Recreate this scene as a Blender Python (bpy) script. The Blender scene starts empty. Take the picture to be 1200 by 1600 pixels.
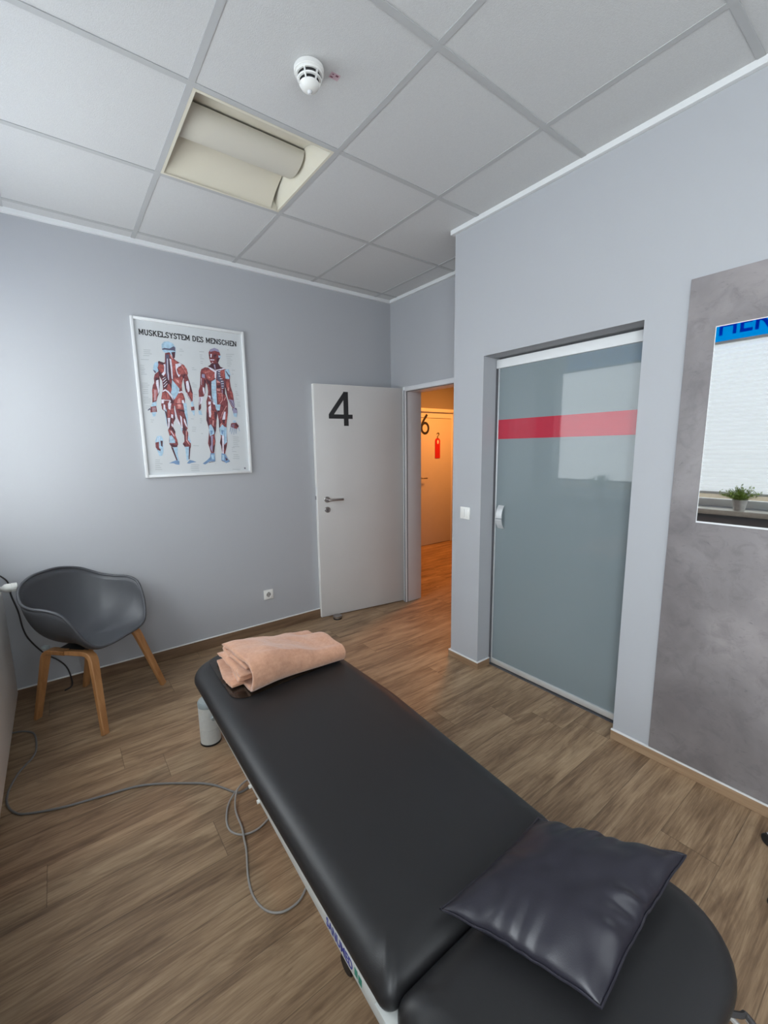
import bpy, bmesh, math, random
from mathutils import Vector, Matrix, noise

S = bpy.context.scene
COL = S.collection
PI = math.pi

# ------------------------------------------------------------------ camera, world, lights, exposure
cam_d = bpy.data.cameras.new('camera')
cam = bpy.data.objects.new('camera', cam_d)
COL.objects.link(cam)
cam_d.sensor_fit = 'VERTICAL'
cam_d.sensor_height = 32.0
cam_d.sensor_width = 24.0
cam_d.lens = 666.49 / 1600 * 32.0
cam_d.shift_x = 15.73 / 1600
cam_d.shift_y = 6.51 / 1600
cam_d.clip_start = 0.02
YAW, PITCH, ROLL = 0.6379, -0.1585, -0.0178
_f = Vector((math.sin(YAW) * math.cos(PITCH), math.cos(YAW) * math.cos(PITCH), math.sin(PITCH)))
_r = Vector((math.cos(YAW), -math.sin(YAW), 0))
_u = _r.cross(_f)
_R = _r * math.cos(ROLL) + _u * math.sin(ROLL)
_U = _u * math.cos(ROLL) - _r * math.sin(ROLL)
cam.matrix_world = Matrix(((_R.x, _U.x, -_f.x, 0), (_R.y, _U.y, -_f.y, 0), (_R.z, _U.z, -_f.z, 1.4809), (0, 0, 0, 1)))
S.camera = cam

S.view_settings.view_transform = 'Standard'
S.view_settings.look = 'None'
S.view_settings.gamma = 1.0
S.view_settings.use_curve_mapping = False
S.view_settings.exposure = 0.16

world = bpy.data.worlds.new('sky')
S.world = world
world.use_nodes = True
world.node_tree.nodes['Background'].inputs[0].default_value = (0.88, 0.95, 1.0, 1)
SKY = 2.8
world.node_tree.nodes['Background'].inputs[1].default_value = SKY
BLIND_GLOW = 0.42  # emission added to the fabric for the daylight behind it
BLIND_GLOW_BOOSTED = 2.9     # extra emission put into the far blind as key light for the room

def area(name, loc, target, sx, sy, power, color):
    d = bpy.data.lights.new(name, 'AREA')
    d.shape = 'RECTANGLE'; d.size = sx; d.size_y = sy; d.energy = power; d.color = color
    o = bpy.data.objects.new(name, d); COL.objects.link(o)
    o.location = loc
    o.rotation_euler = (Vector(target) - Vector(loc)).to_track_quat('-Z', 'Y').to_euler()
    return o
# fill lights added at unseen, made-up windows beside and behind the camera
area('fill_light_side', (-0.585, -0.66, 1.76), (2.1, -0.1, 1.76), 1.15, 1.6, 50, (0.88, 0.95, 1.0))
area('fill_light_front', (0.9, -1.44, 1.75), (0.9, 2.0, 1.95), 1.5, 1.5, 2.5, (0.95, 0.98, 1.0))
# warm lamps of the corridor
area('corridor_lamp', (4.6, 3.55, 2.52), (4.6, 3.7, 0.0), 0.9, 0.5, 60, (1.0, 0.33, 0.06))

# ------------------------------------------------------------------ helpers
def lin(r, g, b):
    f = lambda c: (c / 255 / 12.92) if c / 255 <= 0.04045 else ((c / 255 + 0.055) / 1.055) ** 2.4
    return (f(r), f(g), f(b), 1)

class NT:
    def __init__(s, name):
        s.m = bpy.data.materials.new(name); s.m.use_nodes = True
        s.t = s.m.node_tree; s.n = s.t.nodes; s.p = s.n['Principled BSDF']; s.out = s.n['Material Output']
    def node(s, t, **kw):
        x = s.n.new(t)
        for k, v in kw.items(): setattr(x, k, v)
        return x
    def link(s, a, b): s.t.links.new(a, b)
    def val(s, sock, v):
        if isinstance(v, bpy.types.NodeSocket): s.link(v, sock)
        else: sock.default_value = v
    def math(s, op, a, b=0.0, c=None):
        x = s.node('ShaderNodeMath', operation=op)
        s.val(x.inputs[0], a); s.val(x.inputs[1], b)
        if c is not None: s.val(x.inputs[2], c)
        return x.outputs[0]
    def mix(s, fac, a, b, mode='MIX'):
        x = s.node('ShaderNodeMix', data_type='RGBA', blend_type=mode)
        s.val(x.inputs[0], fac); s.val(x.inputs[6], a); s.val(x.inputs[7], b)
        return x.outputs[2]
    def coords(s, which='Object', scale=(1, 1, 1), rot=(0, 0, 0)):
        tc = s.node('ShaderNodeTexCoord'); mp = s.node('ShaderNodeMapping')
        mp.inputs['Scale'].default_value = scale; mp.inputs['Rotation'].default_value = rot
        s.link(tc.outputs[which], mp.inputs['Vector']); return mp.outputs[0]
    def noise(s, vec, scale, detail=3, rough=0.5, dist=0.0, dims='3D'):
        x = s.node('ShaderNodeTexNoise', noise_dimensions=dims)
        if vec is not None: s.link(vec, x.inputs['Vector'])
        x.inputs['Scale'].default_value = scale; x.inputs['Detail'].default_value = detail
        x.inputs['Roughness'].default_value = rough; x.inputs['Distortion'].default_value = dist
        return x.outputs['Fac']
    def ramp(s, fac, stops):
        x = s.node('ShaderNodeValToRGB'); e = x.color_ramp.elements
        while len(e) < len(stops): e.new(0.5)
        for el, (p, c) in zip(e, stops): el.position = p; el.color = c
        s.link(fac, x.inputs[0]); return x.outputs[0]
    def bump(s, h, strength, dist=0.01):
        x = s.node('ShaderNodeBump'); x.inputs['Strength'].default_value = strength; x.inputs['Distance'].default_value = dist
        s.link(h, x.inputs['Height']); s.link(x.outputs[0], s.p.inputs['Normal'])

def mat(name, col, rough=0.5, metal=0.0, spec=0.5, coat=0.0, bump=None, vary=None, coat_ior=1.5):
    """Plain surface with a little procedural unevenness."""
    t = NT(name); p = t.p
    p.inputs['Base Color'].default_value = col
    p.inputs['Roughness'].default_value = rough; p.inputs['Metallic'].default_value = metal
    p.inputs['Specular IOR Level'].default_value = spec
    p.inputs['Coat Weight'].default_value = coat; p.inputs['Coat Roughness'].default_value = 0.03; p.inputs['Coat IOR'].default_value = coat_ior
    if vary:
        sc, amt = vary
        n = t.noise(t.coords(), sc, 4)
        dark = tuple(c * (1 - amt) for c in col[:3]) + (1,); lite = tuple(min(1, c * (1 + amt)) for c in col[:3]) + (1,)
        t.link(t.ramp(n, [(0.3, dark), (0.7, lite)]), p.inputs['Base Color'])
    if bump:
        sc, st = bump
        t.bump(t.noise(t.coords(), sc, 4), st, 0.004)
    return t.m

def wood_floor():
    t = NT('vinyl_plank_floor')
    tc = t.node('ShaderNodeTexCoord'); sp = t.node('ShaderNodeSeparateXYZ'); t.link(tc.outputs['Object'], sp.inputs[0])
    W, L = 0.185, 1.22
    yr = t.math('DIVIDE', t.math('ADD', sp.outputs[1], 20.03), W); row = t.math('FLOOR', yr)
    wn = t.node('ShaderNodeTexWhiteNoise', noise_dimensions='1D'); t.link(row, wn.inputs['W'])
    xr = t.math('ADD', t.math('DIVIDE', t.math('ADD', sp.outputs[0], 20.0), L), t.math('MULTIPLY', wn.outputs['Value'], 7.0)); col = t.math('FLOOR', xr)
    cb = t.node('ShaderNodeCombineXYZ'); t.link(row, cb.inputs[0]); t.link(col, cb.inputs[1])
    w2 = t.node('ShaderNodeTexWhiteNoise', noise_dimensions='2D'); t.link(cb.outputs[0], w2.inputs['Vector'])
    rnd = w2.outputs['Value']
    off = t.node('ShaderNodeVectorMath', operation='SCALE'); t.link(w2.outputs['Color'], off.inputs[0]); off.inputs['Scale'].default_value = 37.0
    def shifted(scale):
        mp = t.node('ShaderNodeMapping'); mp.inputs['Scale'].default_value = scale; t.link(tc.outputs['Object'], mp.inputs[0])
        ad = t.node('ShaderNodeVectorMath', operation='ADD'); t.link(mp.outputs[0], ad.inputs[0]); t.link(off.outputs[0], ad.inputs[1]); return ad.outputs[0]
    broad = t.noise(shifted((1.1, 9, 1)), 1.6, 4, 0.6, 0.6)
    grain = t.noise(shifted((3.0, 60, 1)), 2.2, 4, 0.65, 0.3)
    fine = t.noise(shifted((9, 190, 1)), 2.0, 2, 0.6)
    blot = t.noise(shifted((1.8, 6.5, 1)), 1.9, 4, 0.6, 0.9)
    v = t.math('ADD', t.math('MULTIPLY', broad, 0.60), t.math('MULTIPLY', grain, 0.40))
    c = t.ramp(v, [(0.30, lin(92, 72, 55)), (0.43, lin(136, 111, 87)), (0.54, lin(168, 141, 112)), (0.70, lin(200, 174, 142))])
    c = t.mix(t.math('MULTIPLY', t.math('SUBTRACT', blot, 0.53), 3.2), c, lin(98, 75, 56))
    c = t.mix(t.math('MULTIPLY', fine, 0.28), c, lin(120, 97, 74))
    tint = t.ramp(rnd, [(0.0, (0.89, 0.88, 0.87, 1)), (0.5, (0.97, 0.97, 0.96, 1)), (1.0, (1.04, 1.04, 1.03, 1))])
    c = t.mix(1.0, c, tint, 'MULTIPLY')
    fy = t.math('SUBTRACT', yr, row); fx = t.math('SUBTRACT', xr, col)
    ey = t.math('MINIMUM', fy, t.math('SUBTRACT', 1.0, fy)); ex = t.math('MINIMUM', fx, t.math('SUBTRACT', 1.0, fx))
    seam = t.math('MAXIMUM', t.math('LESS_THAN', ey, 0.0075), t.math('LESS_THAN', ex, 0.0013))
    c = t.mix(t.math('MULTIPLY', seam, 0.42), c, lin(62, 49, 38))
    t.link(c, t.p.inputs['Base Color'])
    t.p.inputs['Roughness'].default_value = 0.46; t.p.inputs['Specular IOR Level'].default_value = 0.35
    t.bump(t.math('SUBTRACT', grain, t.math('MULTIPLY', seam, 0.8)), 0.12, 0.003)
    return t.m

def wood_plain(name, a, b, scale, rough=0.45):
    t = NT(name)
    n = t.noise(t.coords('Object', scale), 1.0, 4, 0.6, 0.5)
    t.link(t.ramp(n, [(0.3, a), (0.7, b)]), t.p.inputs['Base Color']); t.p.inputs['Roughness'].default_value = rough
    return t.m

def concrete():
    t = NT('concrete_laminate')
    v = t.coords()
    a = t.noise(v, 2.2, 6, 0.6, 0.4); b = t.noise(v, 14, 5, 0.65, 0.8); d = t.noise(t.coords('Object', (1, 1, 2.2)), 26, 4, 0.6, 1.2)
    c = t.ramp(a, [(0.3, lin(118, 113, 114)), (0.52, lin(139, 134, 135)), (0.72, lin(162, 156, 156))])
    c = t.mix(t.math('MULTIPLY', t.math('SUBTRACT', b, 0.5), 2.0), c, lin(100, 96, 99))
    c = t.mix(t.math('MULTIPLY', t.math('SUBTRACT', d, 0.62), 3.5), c, lin(84, 84, 90))
    t.link(c, t.p.inputs['Base Color']); t.p.inputs['Roughness'].default_value = 0.42
    return t.m

def leather(name, col, rough):
    t = NT(name)
    t.p.inputs['Base Color'].default_value = col; t.p.inputs['Roughness'].default_value = rough
    t.p.inputs['Specular IOR Level'].default_value = 0.45
    vo = t.node('ShaderNodeTexVoronoi'); t.link(t.coords(), vo.inputs['Vector']); vo.inputs['Scale'].default_value = 420
    t.bump(vo.outputs['Distance'], 0.10, 0.001)
    return t.m

def fleece():
    t = NT('peach_fleece')
    n = t.noise(t.coords(), 60, 4, 0.7); f = t.noise(t.coords(), 520, 2)
    c = t.ramp(n, [(0.3, lin(186, 139, 113)), (0.7, lin(202, 156, 129))])
    t.link(c, t.p.inputs['Base Color']); t.p.inputs['Roughness'].default_value = 0.95; t.p.inputs['Specular IOR Level'].default_value = 0.1
    t.p.inputs['Sheen Weight'].default_value = 0.35; t.p.inputs['Sheen Roughness'].default_value = 0.5
    t.bump(t.math('ADD', f, n), 0.35, 0.002)
    return t.m

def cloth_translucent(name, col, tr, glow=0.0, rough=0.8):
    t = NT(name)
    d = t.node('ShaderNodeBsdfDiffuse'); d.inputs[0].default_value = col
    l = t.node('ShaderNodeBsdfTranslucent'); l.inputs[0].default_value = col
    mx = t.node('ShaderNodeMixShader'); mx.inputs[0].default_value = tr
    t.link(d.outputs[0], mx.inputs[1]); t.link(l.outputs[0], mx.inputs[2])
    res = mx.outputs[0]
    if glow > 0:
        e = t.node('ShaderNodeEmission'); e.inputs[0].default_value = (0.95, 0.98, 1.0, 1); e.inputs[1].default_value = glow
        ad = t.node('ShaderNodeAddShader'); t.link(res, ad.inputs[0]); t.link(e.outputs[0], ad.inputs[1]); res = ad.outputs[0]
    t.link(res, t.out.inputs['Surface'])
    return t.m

def clear_glass(name, col=(1, 1, 1, 1), rough=0.0):
    t = NT(name)
    g = t.node('ShaderNodeBsdfGlossy'); g.inputs[1].default_value = 0.02
    tr = t.node('ShaderNodeBsdfTransparent'); tr.inputs[0].default_value = col
    fr = t.node('ShaderNodeFresnel'); fr.inputs[0].default_value = 1.45
    mx = t.node('ShaderNodeMixShader'); t.link(fr.outputs[0], mx.inputs[0]); t.link(tr.outputs[0], mx.inputs[1]); t.link(g.outputs[0], mx.inputs[2])
    t.link(mx.outputs[0], t.out.inputs['Surface']); return t.m

M = {}
M['floor'] = wood_floor()
M['wall'] = mat('grey_wall_paint', (0.420, 0.430, 0.452, 1), 0.85, spec=0.2, bump=(140, 0.10))
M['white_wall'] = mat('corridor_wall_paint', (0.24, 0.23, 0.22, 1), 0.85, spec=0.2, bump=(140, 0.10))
M['tile'] = mat('mineral_ceiling_tile', (0.58, 0.585, 0.585, 1), 0.9, spec=0.15, bump=(260, 0.25), vary=(180, 0.03))
M['grid'] = mat('ceiling_grid_metal', (0.45, 0.457, 0.46, 1), 0.6, spec=0.3)
M['trim'] = mat('white_trim', (0.72, 0.735, 0.74, 1), 0.5)
M['caulk'] = mat('white_caulk', (0.80, 0.80, 0.79, 1), 0.6)
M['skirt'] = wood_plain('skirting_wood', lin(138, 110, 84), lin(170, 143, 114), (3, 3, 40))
M['skirt_shaded'] = wood_plain('skirting_wood_shaded', lin(98, 76, 57), lin(134, 108, 84), (3, 3, 40))  # darker copy of the skirting wood, back wall shade put into the colour
M['concrete'] = concrete()
M['door'] = mat('door_laminate', (0.56, 0.545, 0.53, 1), 0.42, spec=0.4, vary=(3, 0.02))
M['door_edge'] = mat('door_edge_band', (0.82, 0.82, 0.79, 1), 0.5)
M['frame'] = mat('lacquered_steel_frame', (0.66, 0.67, 0.69, 1), 0.4)
M['seal'] = mat('grey_rubber_seal', (0.10, 0.10, 0.11, 1), 0.7)
M['black'] = mat('black_foil', (0.012, 0.012, 0.014, 1), 0.55)
M['blackrub'] = mat('black_rubber', (0.012, 0.012, 0.013, 1), 0.5)
M['steel'] = mat('brushed_steel', (0.42, 0.39, 0.38, 1), 0.32, metal=1.0)
M['chrome'] = mat('chrome', (0.75, 0.75, 0.76, 1), 0.12, metal=1.0)
M['alu'] = mat('satin_aluminium', (0.78, 0.80, 0.81, 1), 0.35, metal=0.6)
M['whiteplastic'] = mat('white_plastic', (0.80, 0.80, 0.77, 1), 0.35)
M['dark'] = mat('dark_hole', (0.02, 0.02, 0.022, 1), 0.8)
M['frost'] = mat('frosted_glass', (0.205, 0.245, 0.26, 1), 0.55, spec=0.0, coat=1.0, coat_ior=1.45)
M['redstripe'] = mat('red_glass_film', (0.42, 0.035, 0.06, 1), 0.5, spec=0.0, coat=1.0, coat_ior=1.45)
M['mirror'] = mat('mirror_silver', (0.61, 0.62, 0.625, 1), 0.015, metal=1.0)
M['vinyl'] = leather('black_vinyl', (0.017, 0.017, 0.018, 1), 0.42)
M['cushion'] = leather('dark_blue_grey_leatherette', (0.019, 0.018, 0.026, 1), 0.36)
M['fleece'] = fleece()
M['bedframe'] = mat('light_grey_powder_coat', (0.60, 0.62, 0.60, 1), 0.4, vary=(60, 0.03))
M['greycap'] = mat('grey_green_plastic', (0.30, 0.35, 0.36, 1), 0.45)
M['film'] = mat('glossy_brown_film', (0.017, 0.013, 0.010, 1), 0.16, spec=0.6, bump=(22, 0.6))
M['blueprint'] = mat('blue_lettering', (0.04, 0.05, 0.30, 1), 0.5)
M['greenprint'] = mat('green_lettering', (0.03, 0.24, 0.17, 1), 0.5)
M['shell'] = mat('grey_polypropylene', (0.068, 0.071, 0.079, 1), 0.48, spec=0.5, bump=(500, 0.05))
M['oak'] = wood_plain('oak', lin(163, 112, 66), lin(192, 141, 92), (30, 30, 3), 0.5)
M['cable'] = mat('grey_cable', (0.34, 0.325, 0.305, 1), 0.5)
M['powercable'] = mat('dark_grey_cable', (0.19, 0.185, 0.18, 1), 0.5)
M['darkcable'] = mat('dark_cable', (0.035, 0.032, 0.032, 1), 0.55)
M['radiator'] = mat('radiator_enamel', (0.66, 0.645, 0.615, 1), 0.4)
M['cream'] = mat('cream_lamp_housing', (0.66, 0.625, 0.52, 1), 0.55)
M['creamdark'] = mat('cream_perforated_diffuser', (0.60, 0.575, 0.50, 1), 0.6)
M['paper'] = mat('poster_paper', (0.58, 0.605, 0.62, 1), 0.35, spec=0.4)
M['pred'] = mat('print_muscle_red', lin(122, 58, 62), 0.4, vary=(75, 0.38))
M['pmid'] = mat('print_light_red', lin(164, 84, 80), 0.4, vary=(75, 0.38))
M['pdark'] = mat('print_dark_maroon', lin(74, 36, 48), 0.4)
M['ppink'] = mat('print_pink', lin(206, 146, 142), 0.4, vary=(75, 0.38))
M['pblue'] = mat('print_pale_blue', lin(164, 194, 214), 0.4, vary=(60, 0.16))
M['psteel'] = mat('print_steel_blue', lin(112, 142, 178), 0.4, vary=(60, 0.16))
M['pgrey'] = mat('print_blue_grey', lin(88, 84, 106), 0.4)
M['ppale'] = mat('print_pale_lilac', lin(216, 212, 224), 0.4, vary=(60, 0.16))
M['plilac'] = mat('print_lilac', lin(150, 144, 172), 0.4)
M['ptext'] = mat('print_caption_grey', lin(166, 172, 174), 0.4)
M['pink'] = mat('pink_sticker', lin(196, 168, 178), 0.4)
M['maroon'] = mat('maroon_print', lin(120, 70, 84), 0.4)
M['red'] = mat('red_card', (0.52, 0.018, 0.02, 1), 0.45)
M['white'] = mat('white_card', (0.85, 0.8, 0.78, 1), 0.5)
M['olive'] = mat('olive_cord', (0.16, 0.13, 0.03, 1), 0.7)
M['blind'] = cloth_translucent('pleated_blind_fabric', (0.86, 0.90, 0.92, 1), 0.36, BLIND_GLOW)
M['blind_boosted'] = cloth_translucent('pleated_blind_fabric_glow_boost', (0.86, 0.90, 0.92, 1), 0.8, BLIND_GLOW_BOOSTED)  # same blind fabric with more glow added to light the room
M['bluefilm'] = cloth_translucent('blue_window_film', (0.0, 0.62, 1.0, 1), 0.97)
M['blueletters'] = cloth_translucent('dark_blue_window_letters', (0.0, 0.24, 0.75, 1), 0.92)
M['pane'] = clear_glass('window_glass')
M['winframe'] = mat('window_frame_plastic', (0.72, 0.72, 0.70, 1), 0.4)
M['sill'] = mat('beige_window_sill', (0.62, 0.58, 0.50, 1), 0.4, vary=(30, 0.06))
M['leaf'] = mat('fresh_green_leaf', (0.26, 0.38, 0.06, 1), 0.5, vary=(40, 0.45))
M['soil'] = mat('potting_soil', (0.05, 0.035, 0.025, 1), 0.9)
M['pot'] = mat('whitewashed_pot', (0.60, 0.59, 0.55, 1), 0.6, vary=(30, 0.08))
M['paving'] = mat('beige_paving', (0.42, 0.36, 0.27, 1), 0.8, vary=(2, 0.1))

def new_obj(name, me, parent=None, mats=()):
    o = bpy.data.objects.new(name, me); COL.objects.link(o)
    for m in mats: me.materials.append(M[m] if isinstance(m, str) else m)
    if parent is not None: attach(o, parent)
    return o

def world_of(o):
    m = Matrix.LocRotScale(o.location, o.rotation_euler, o.scale)
    return (world_of(o.parent) @ o.matrix_parent_inverse @ m) if o.parent else m

def attach(o, parent):
    o.parent = parent
    o.matrix_parent_inverse = world_of(parent).inverted()

def mk(name, bm, mats, parent=None, smooth=0.7, local=False):
    """One mesh object from a bmesh; local=True keeps coordinates in the parent's own frame."""
    bmesh.ops.recalc_face_normals(bm, faces=bm.faces[:])
    me = bpy.data.meshes.new(name); bm.to_mesh(me); bm.free()
    if smooth:
        for p in me.polygons: p.use_smooth = True
        me.set_sharp_from_angle(angle=smooth)
    if isinstance(mats, str): mats = (mats,)
    o = bpy.data.objects.new(name, me); COL.objects.link(o)
    for m in mats: me.materials.append(M[m])
    if parent is not None:
        if local: o.parent = parent
        else: attach(o, parent)
    return o

def tag(o, label=None, cat=None, group=None, kind=None):
    for k, v in (('label', label), ('category', cat), ('group', group), ('kind', kind)):
        if v: o[k] = v
    return o

def thing(name, loc, label, cat, group=None, rz=0.0, kind=None):
    o = bpy.data.objects.new(name, None); o.empty_display_size = 0.05
    COL.objects.link(o); o.location = loc; o.rotation_euler = (0, 0, rz)
    return tag(o, label, cat, group, kind)

def box(bm, x0, x1, y0, y1, z0, z1, mi=0, bev=0.0, seg=2):
    vs = [bm.verts.new((x, y, z)) for z in (z0, z1) for x, y in ((x0, y0), (x1, y0), (x1, y1), (x0, y1))]
    fs = [(3, 2, 1, 0), (4, 5, 6, 7), (0, 1, 5, 4), (1, 2, 6, 5), (2, 3, 7, 6), (3, 0, 4, 7)]
    faces = [bm.faces.new([vs[i] for i in f]) for f in fs]
    for f in faces: f.material_index = mi
    if bev > 0:
        es = list({e for f in faces for e in f.edges})
        r = bmesh.ops.bevel(bm, geom=es, offset=bev, segments=seg, profile=0.5, affect='EDGES')
        for f in r['faces']: f.material_index = mi
    return vs

def xform(bm, verts, m):
    for v in verts: v.co = m @ v.co

def tube(bm, pts, r, seg=8, closed=False, caps=True, mi=0, flat=None):
    pts = [Vector(p) for p in pts]; n = len(pts)
    rad = r if isinstance(r, (list, tuple)) else [r] * n
    rings = []; up = Vector((0, 0, 1)); prev = None
    for i, p in enumerate(pts):
        a = pts[(i - 1) % n] if (closed or i > 0) else p
        b = pts[(i + 1) % n] if (closed or i < n - 1) else p
        t = (b - a).normalized()
        if prev is None:
            ref = up if abs(t.z) < 0.9 else Vector((1, 0, 0))
            u = t.cross(ref).normalized()
        else:
            u = (prev - t * prev.dot(t)).normalized()
        w = t.cross(u); prev = u
        fu, fw = flat if flat else (1, 1)
        rings.append([bm.verts.new(p + (u * math.cos(2 * PI * k / seg) * fu + w * math.sin(2 * PI * k / seg) * fw) * rad[i]) for k in range(seg)])
    m = n if closed else n - 1
    for i in range(m):
        A, B = rings[i], rings[(i + 1) % n]
        for k in range(seg):
            f = bm.faces.new((A[k], A[(k + 1) % seg], B[(k + 1) % seg], B[k])); f.material_index = mi
    if caps and not closed:
        for f in (bm.faces.new(rings[0][::-1]), bm.faces.new(rings[-1])): f.material_index = mi
    return rings

def smooth_path(pts, n=8, closed=False):
    P = [Vector(p) for p in pts]; out = []; N = len(P)
    for i in range(N if closed else N - 1):
        g = lambda k: P[k % N] if closed else P[max(0, min(N - 1, k))]
        p0, p1, p2, p3 = g(i - 1), g(i), g(i + 1), g(i + 2)
        for k in range(n):
            t = k / n
            out.append(0.5 * ((2 * p1) + (p2 - p0) * t + (2 * p0 - 5 * p1 + 4 * p2 - p3) * t * t + (3 * p1 - p0 - 3 * p2 + p3) * t ** 3))
    if not closed: out.append(P[-1])
    return out

def lathe(bm, prof, loc=(0, 0, 0), seg=32, mi=0, mat4=None, a0=0.0, a1=None):
    """prof: (radius, z[, material]) rows turned about the z axis."""
    full = a1 is None; a1 = 2 * PI if full else a1
    K = seg if full else seg + 1
    rows = []; vs = []
    for row in prof:
        r, z = row[0], row[1]
        if r < 1e-6: v = bm.verts.new((0, 0, z)); rows.append([v]); vs.append(v); continue
        ring = [bm.verts.new((r * math.cos(a0 + (a1 - a0) * k / seg), r * math.sin(a0 + (a1 - a0) * k / seg), z)) for k in range(K)]
        rows.append(ring); vs += ring
    for i in range(len(rows) - 1):
        A, B = rows[i], rows[i + 1]; m = prof[i][2] if len(prof[i]) > 2 else mi
        for k in range(seg):
            k2 = (k + 1) % K
            if len(A) == 1 and len(B) == 1: continue
            if len(A) == 1: f = bm.faces.new((A[0], B[k2], B[k]))
            elif len(B) == 1: f = bm.faces.new((A[k], A[k2], B[0]))
            else: f = bm.faces.new((A[k], A[k2], B[k2], B[k]))
            f.material_index = m
    T = Matrix.Translation(loc) @ (mat4 if mat4 else Matrix.Identity(4))
    for v in vs: v.co = T @ v.co
    return vs

def prism(bm, pts, t, frame, mi=0):
    """Flat outline (u, v) given thickness t along the frame's third axis. frame = (origin, u axis, v axis, n axis)."""
    o, u, v, n = [Vector(q) for q in frame]
    A = [bm.verts.new(o + u * a + v * b) for a, b in pts]; B = [bm.verts.new(o + u * a + v * b + n * t) for a, b in pts]
    fs = [bm.faces.new(A[::-1]), bm.faces.new(B)]
    for i in range(len(pts)):
        j = (i + 1) % len(pts); fs.append(bm.faces.new((A[i], A[j], B[j], B[i])))
    for f in fs: f.material_index = mi

def stroke(pts, w):
    """Outline of a polyline of constant width with mitred joints."""
    P = [Vector((a, b)) for a, b in pts]; L = []; R = []
    for i, p in enumerate(P):
        d0 = (p - P[i - 1]).normalized() if i > 0 else None
        d1 = (P[i + 1] - p).normalized() if i < len(P) - 1 else None
        d0 = d0 or d1; d1 = d1 or d0
        n0 = Vector((-d0.y, d0.x)); n1 = Vector((-d1.y, d1.x)); m = n0 + n1
        m = m.normalized() if m.length > 1e-6 else n0
        k = w / 2 / max(0.4, m.dot(n0))
        L.append(p + m * k); R.append(p - m * k)
    return [(q.x, q.y) for q in L], [(q.x, q.y) for q in R]

def stroke_mesh(bm, pts, w, t, frame, mi=0):
    L, R = stroke(pts, w)
    for i in range(len(L) - 1):
        prism(bm, [L[i], R[i], R[i + 1], L[i + 1]], t, frame, mi)

def bake(o):
    """Turn an object's modifiers into its plain mesh."""
    dg = bpy.context.evaluated_depsgraph_get(); dg.update()
    me = bpy.data.meshes.new_from_object(o.evaluated_get(dg))
    old = o.data; o.modifiers.clear(); o.data = me; me.name = old.name
    for p in me.polygons: p.use_smooth = True
    return o

def text_mesh(name, s, size, frame, mats, parent, depth=0.0006, spacing=1.0, bold=0.0, width=None):
    c = bpy.data.curves.new(name, 'FONT'); c.body = s; c.size = size; c.extrude = depth / 2; c.space_character = spacing; c.offset = bold
    o = bpy.data.objects.new(name, c); COL.objects.link(o)
    dg = bpy.context.evaluated_depsgraph_get(); dg.update()
    me = bpy.data.meshes.new_from_object(o.evaluated_get(dg)); bpy.data.objects.remove(o)
    xs = [v.co.x for v in me.vertices]; x0 = min(xs); k = (width / (max(xs) - x0)) if width else 1.0
    oo, u, v_, n = [Vector(q) for q in frame]
    for v in me.vertices: v.co = oo + u * ((v.co.x - x0) * k) + v_ * v.co.y + n * (v.co.z + depth / 2)
    me.materials.clear()
    return new_obj(name, me, parent, mats)

def rounded(corners, seg=10):
    """Outline with each corner (x, y, radius) rounded."""
    out = []; N = len(corners)
    for i in range(N):
        p = Vector(corners[i][:2]); r = corners[i][2]
        a = (Vector(corners[i - 1][:2]) - p).normalized(); b = (Vector(corners[(i + 1) % N][:2]) - p).normalized()
        ang = math.acos(max(-1, min(1, a.dot(b)))); d = r / math.tan(ang / 2)
        c = p + (a + b).normalized() * (r / math.sin(ang / 2)); s = p + a * d; e = p + b * d
        v0 = s - c; v1 = e - c; t0 = math.atan2(v0.y, v0.x); t1 = math.atan2(v1.y, v1.x)
        dt = (t1 - t0 + PI) % (2 * PI) - PI
        for k in range(seg + 1):
            t = t0 + dt * k / seg; out.append((c.x + r * math.cos(t), c.y + r * math.sin(t)))
    return out

def resample(pts, step):
    out = []; N = len(pts)
    for i in range(N):
        a = Vector(pts[i]); b = Vector(pts[(i + 1) % N]); n = max(1, int((b - a).length / step))
        if (b - a).length < 1e-6: continue
        for k in range(n): out.append(a.lerp(b, k / n))
    return out

def pad(bm, outline, z0, z1, rh, rv, rb, mi=0):
    """Upholstered slab: soft rolled shoulder rh wide and rv deep, small lower roll rb. Rings run from the outline towards its long middle line."""
    P = resample(outline, 0.025); N = len(P)
    if sum(P[i].x * P[(i + 1) % N].y - P[(i + 1) % N].x * P[i].y for i in range(N)) < 0: P.reverse()
    x0, x1 = min(p.x for p in P), max(p.x for p in P); y0, y1 = min(p.y for p in P), max(p.y for p in P)
    cx, h = (x0 + x1) / 2, (x1 - x0) / 2
    if y1 - y0 > x1 - x0: T = [Vector((cx, min(max(p.y, y0 + h), y1 - h))) for p in P]
    else: h = (y1 - y0) / 2; T = [Vector((min(max(p.x, x0 + h), x1 - h), (y0 + y1) / 2)) for p in P]
    D = []
    for i in range(N):
        d = (P[(i + 1) % N] - P[i - 1]).normalized(); n = Vector((-d.y, d.x)); q = T[i] - P[i]; D.append(q / max(0.05, n.dot(q)))
    prof = [(rb * 1.6, z0)] + [(rb * (1 - math.sin(a)), z0 + rb * (1 - math.cos(a))) for a in (0.2, 0.6, 1.0, PI / 2)]
    prof += [(rh * (1 - math.cos(a)), z1 - rv + rv * math.sin(a)) for a in [k * PI / 2 / 14 for k in range(15)]]
    rings = [[bm.verts.new((P[i].x + D[i].x * o, P[i].y + D[i].y * o, z)) for i in range(N)] for o, z in prof]
    for A, B in zip(rings, rings[1:]):
        for i in range(N):
            f = bm.faces.new((A[i], A[(i + 1) % N], B[(i + 1) % N], B[i])); f.material_index = mi
    for ring in (rings[0][::-1], rings[-1]):
        f = bm.faces.new(ring); f.material_index = mi

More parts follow.
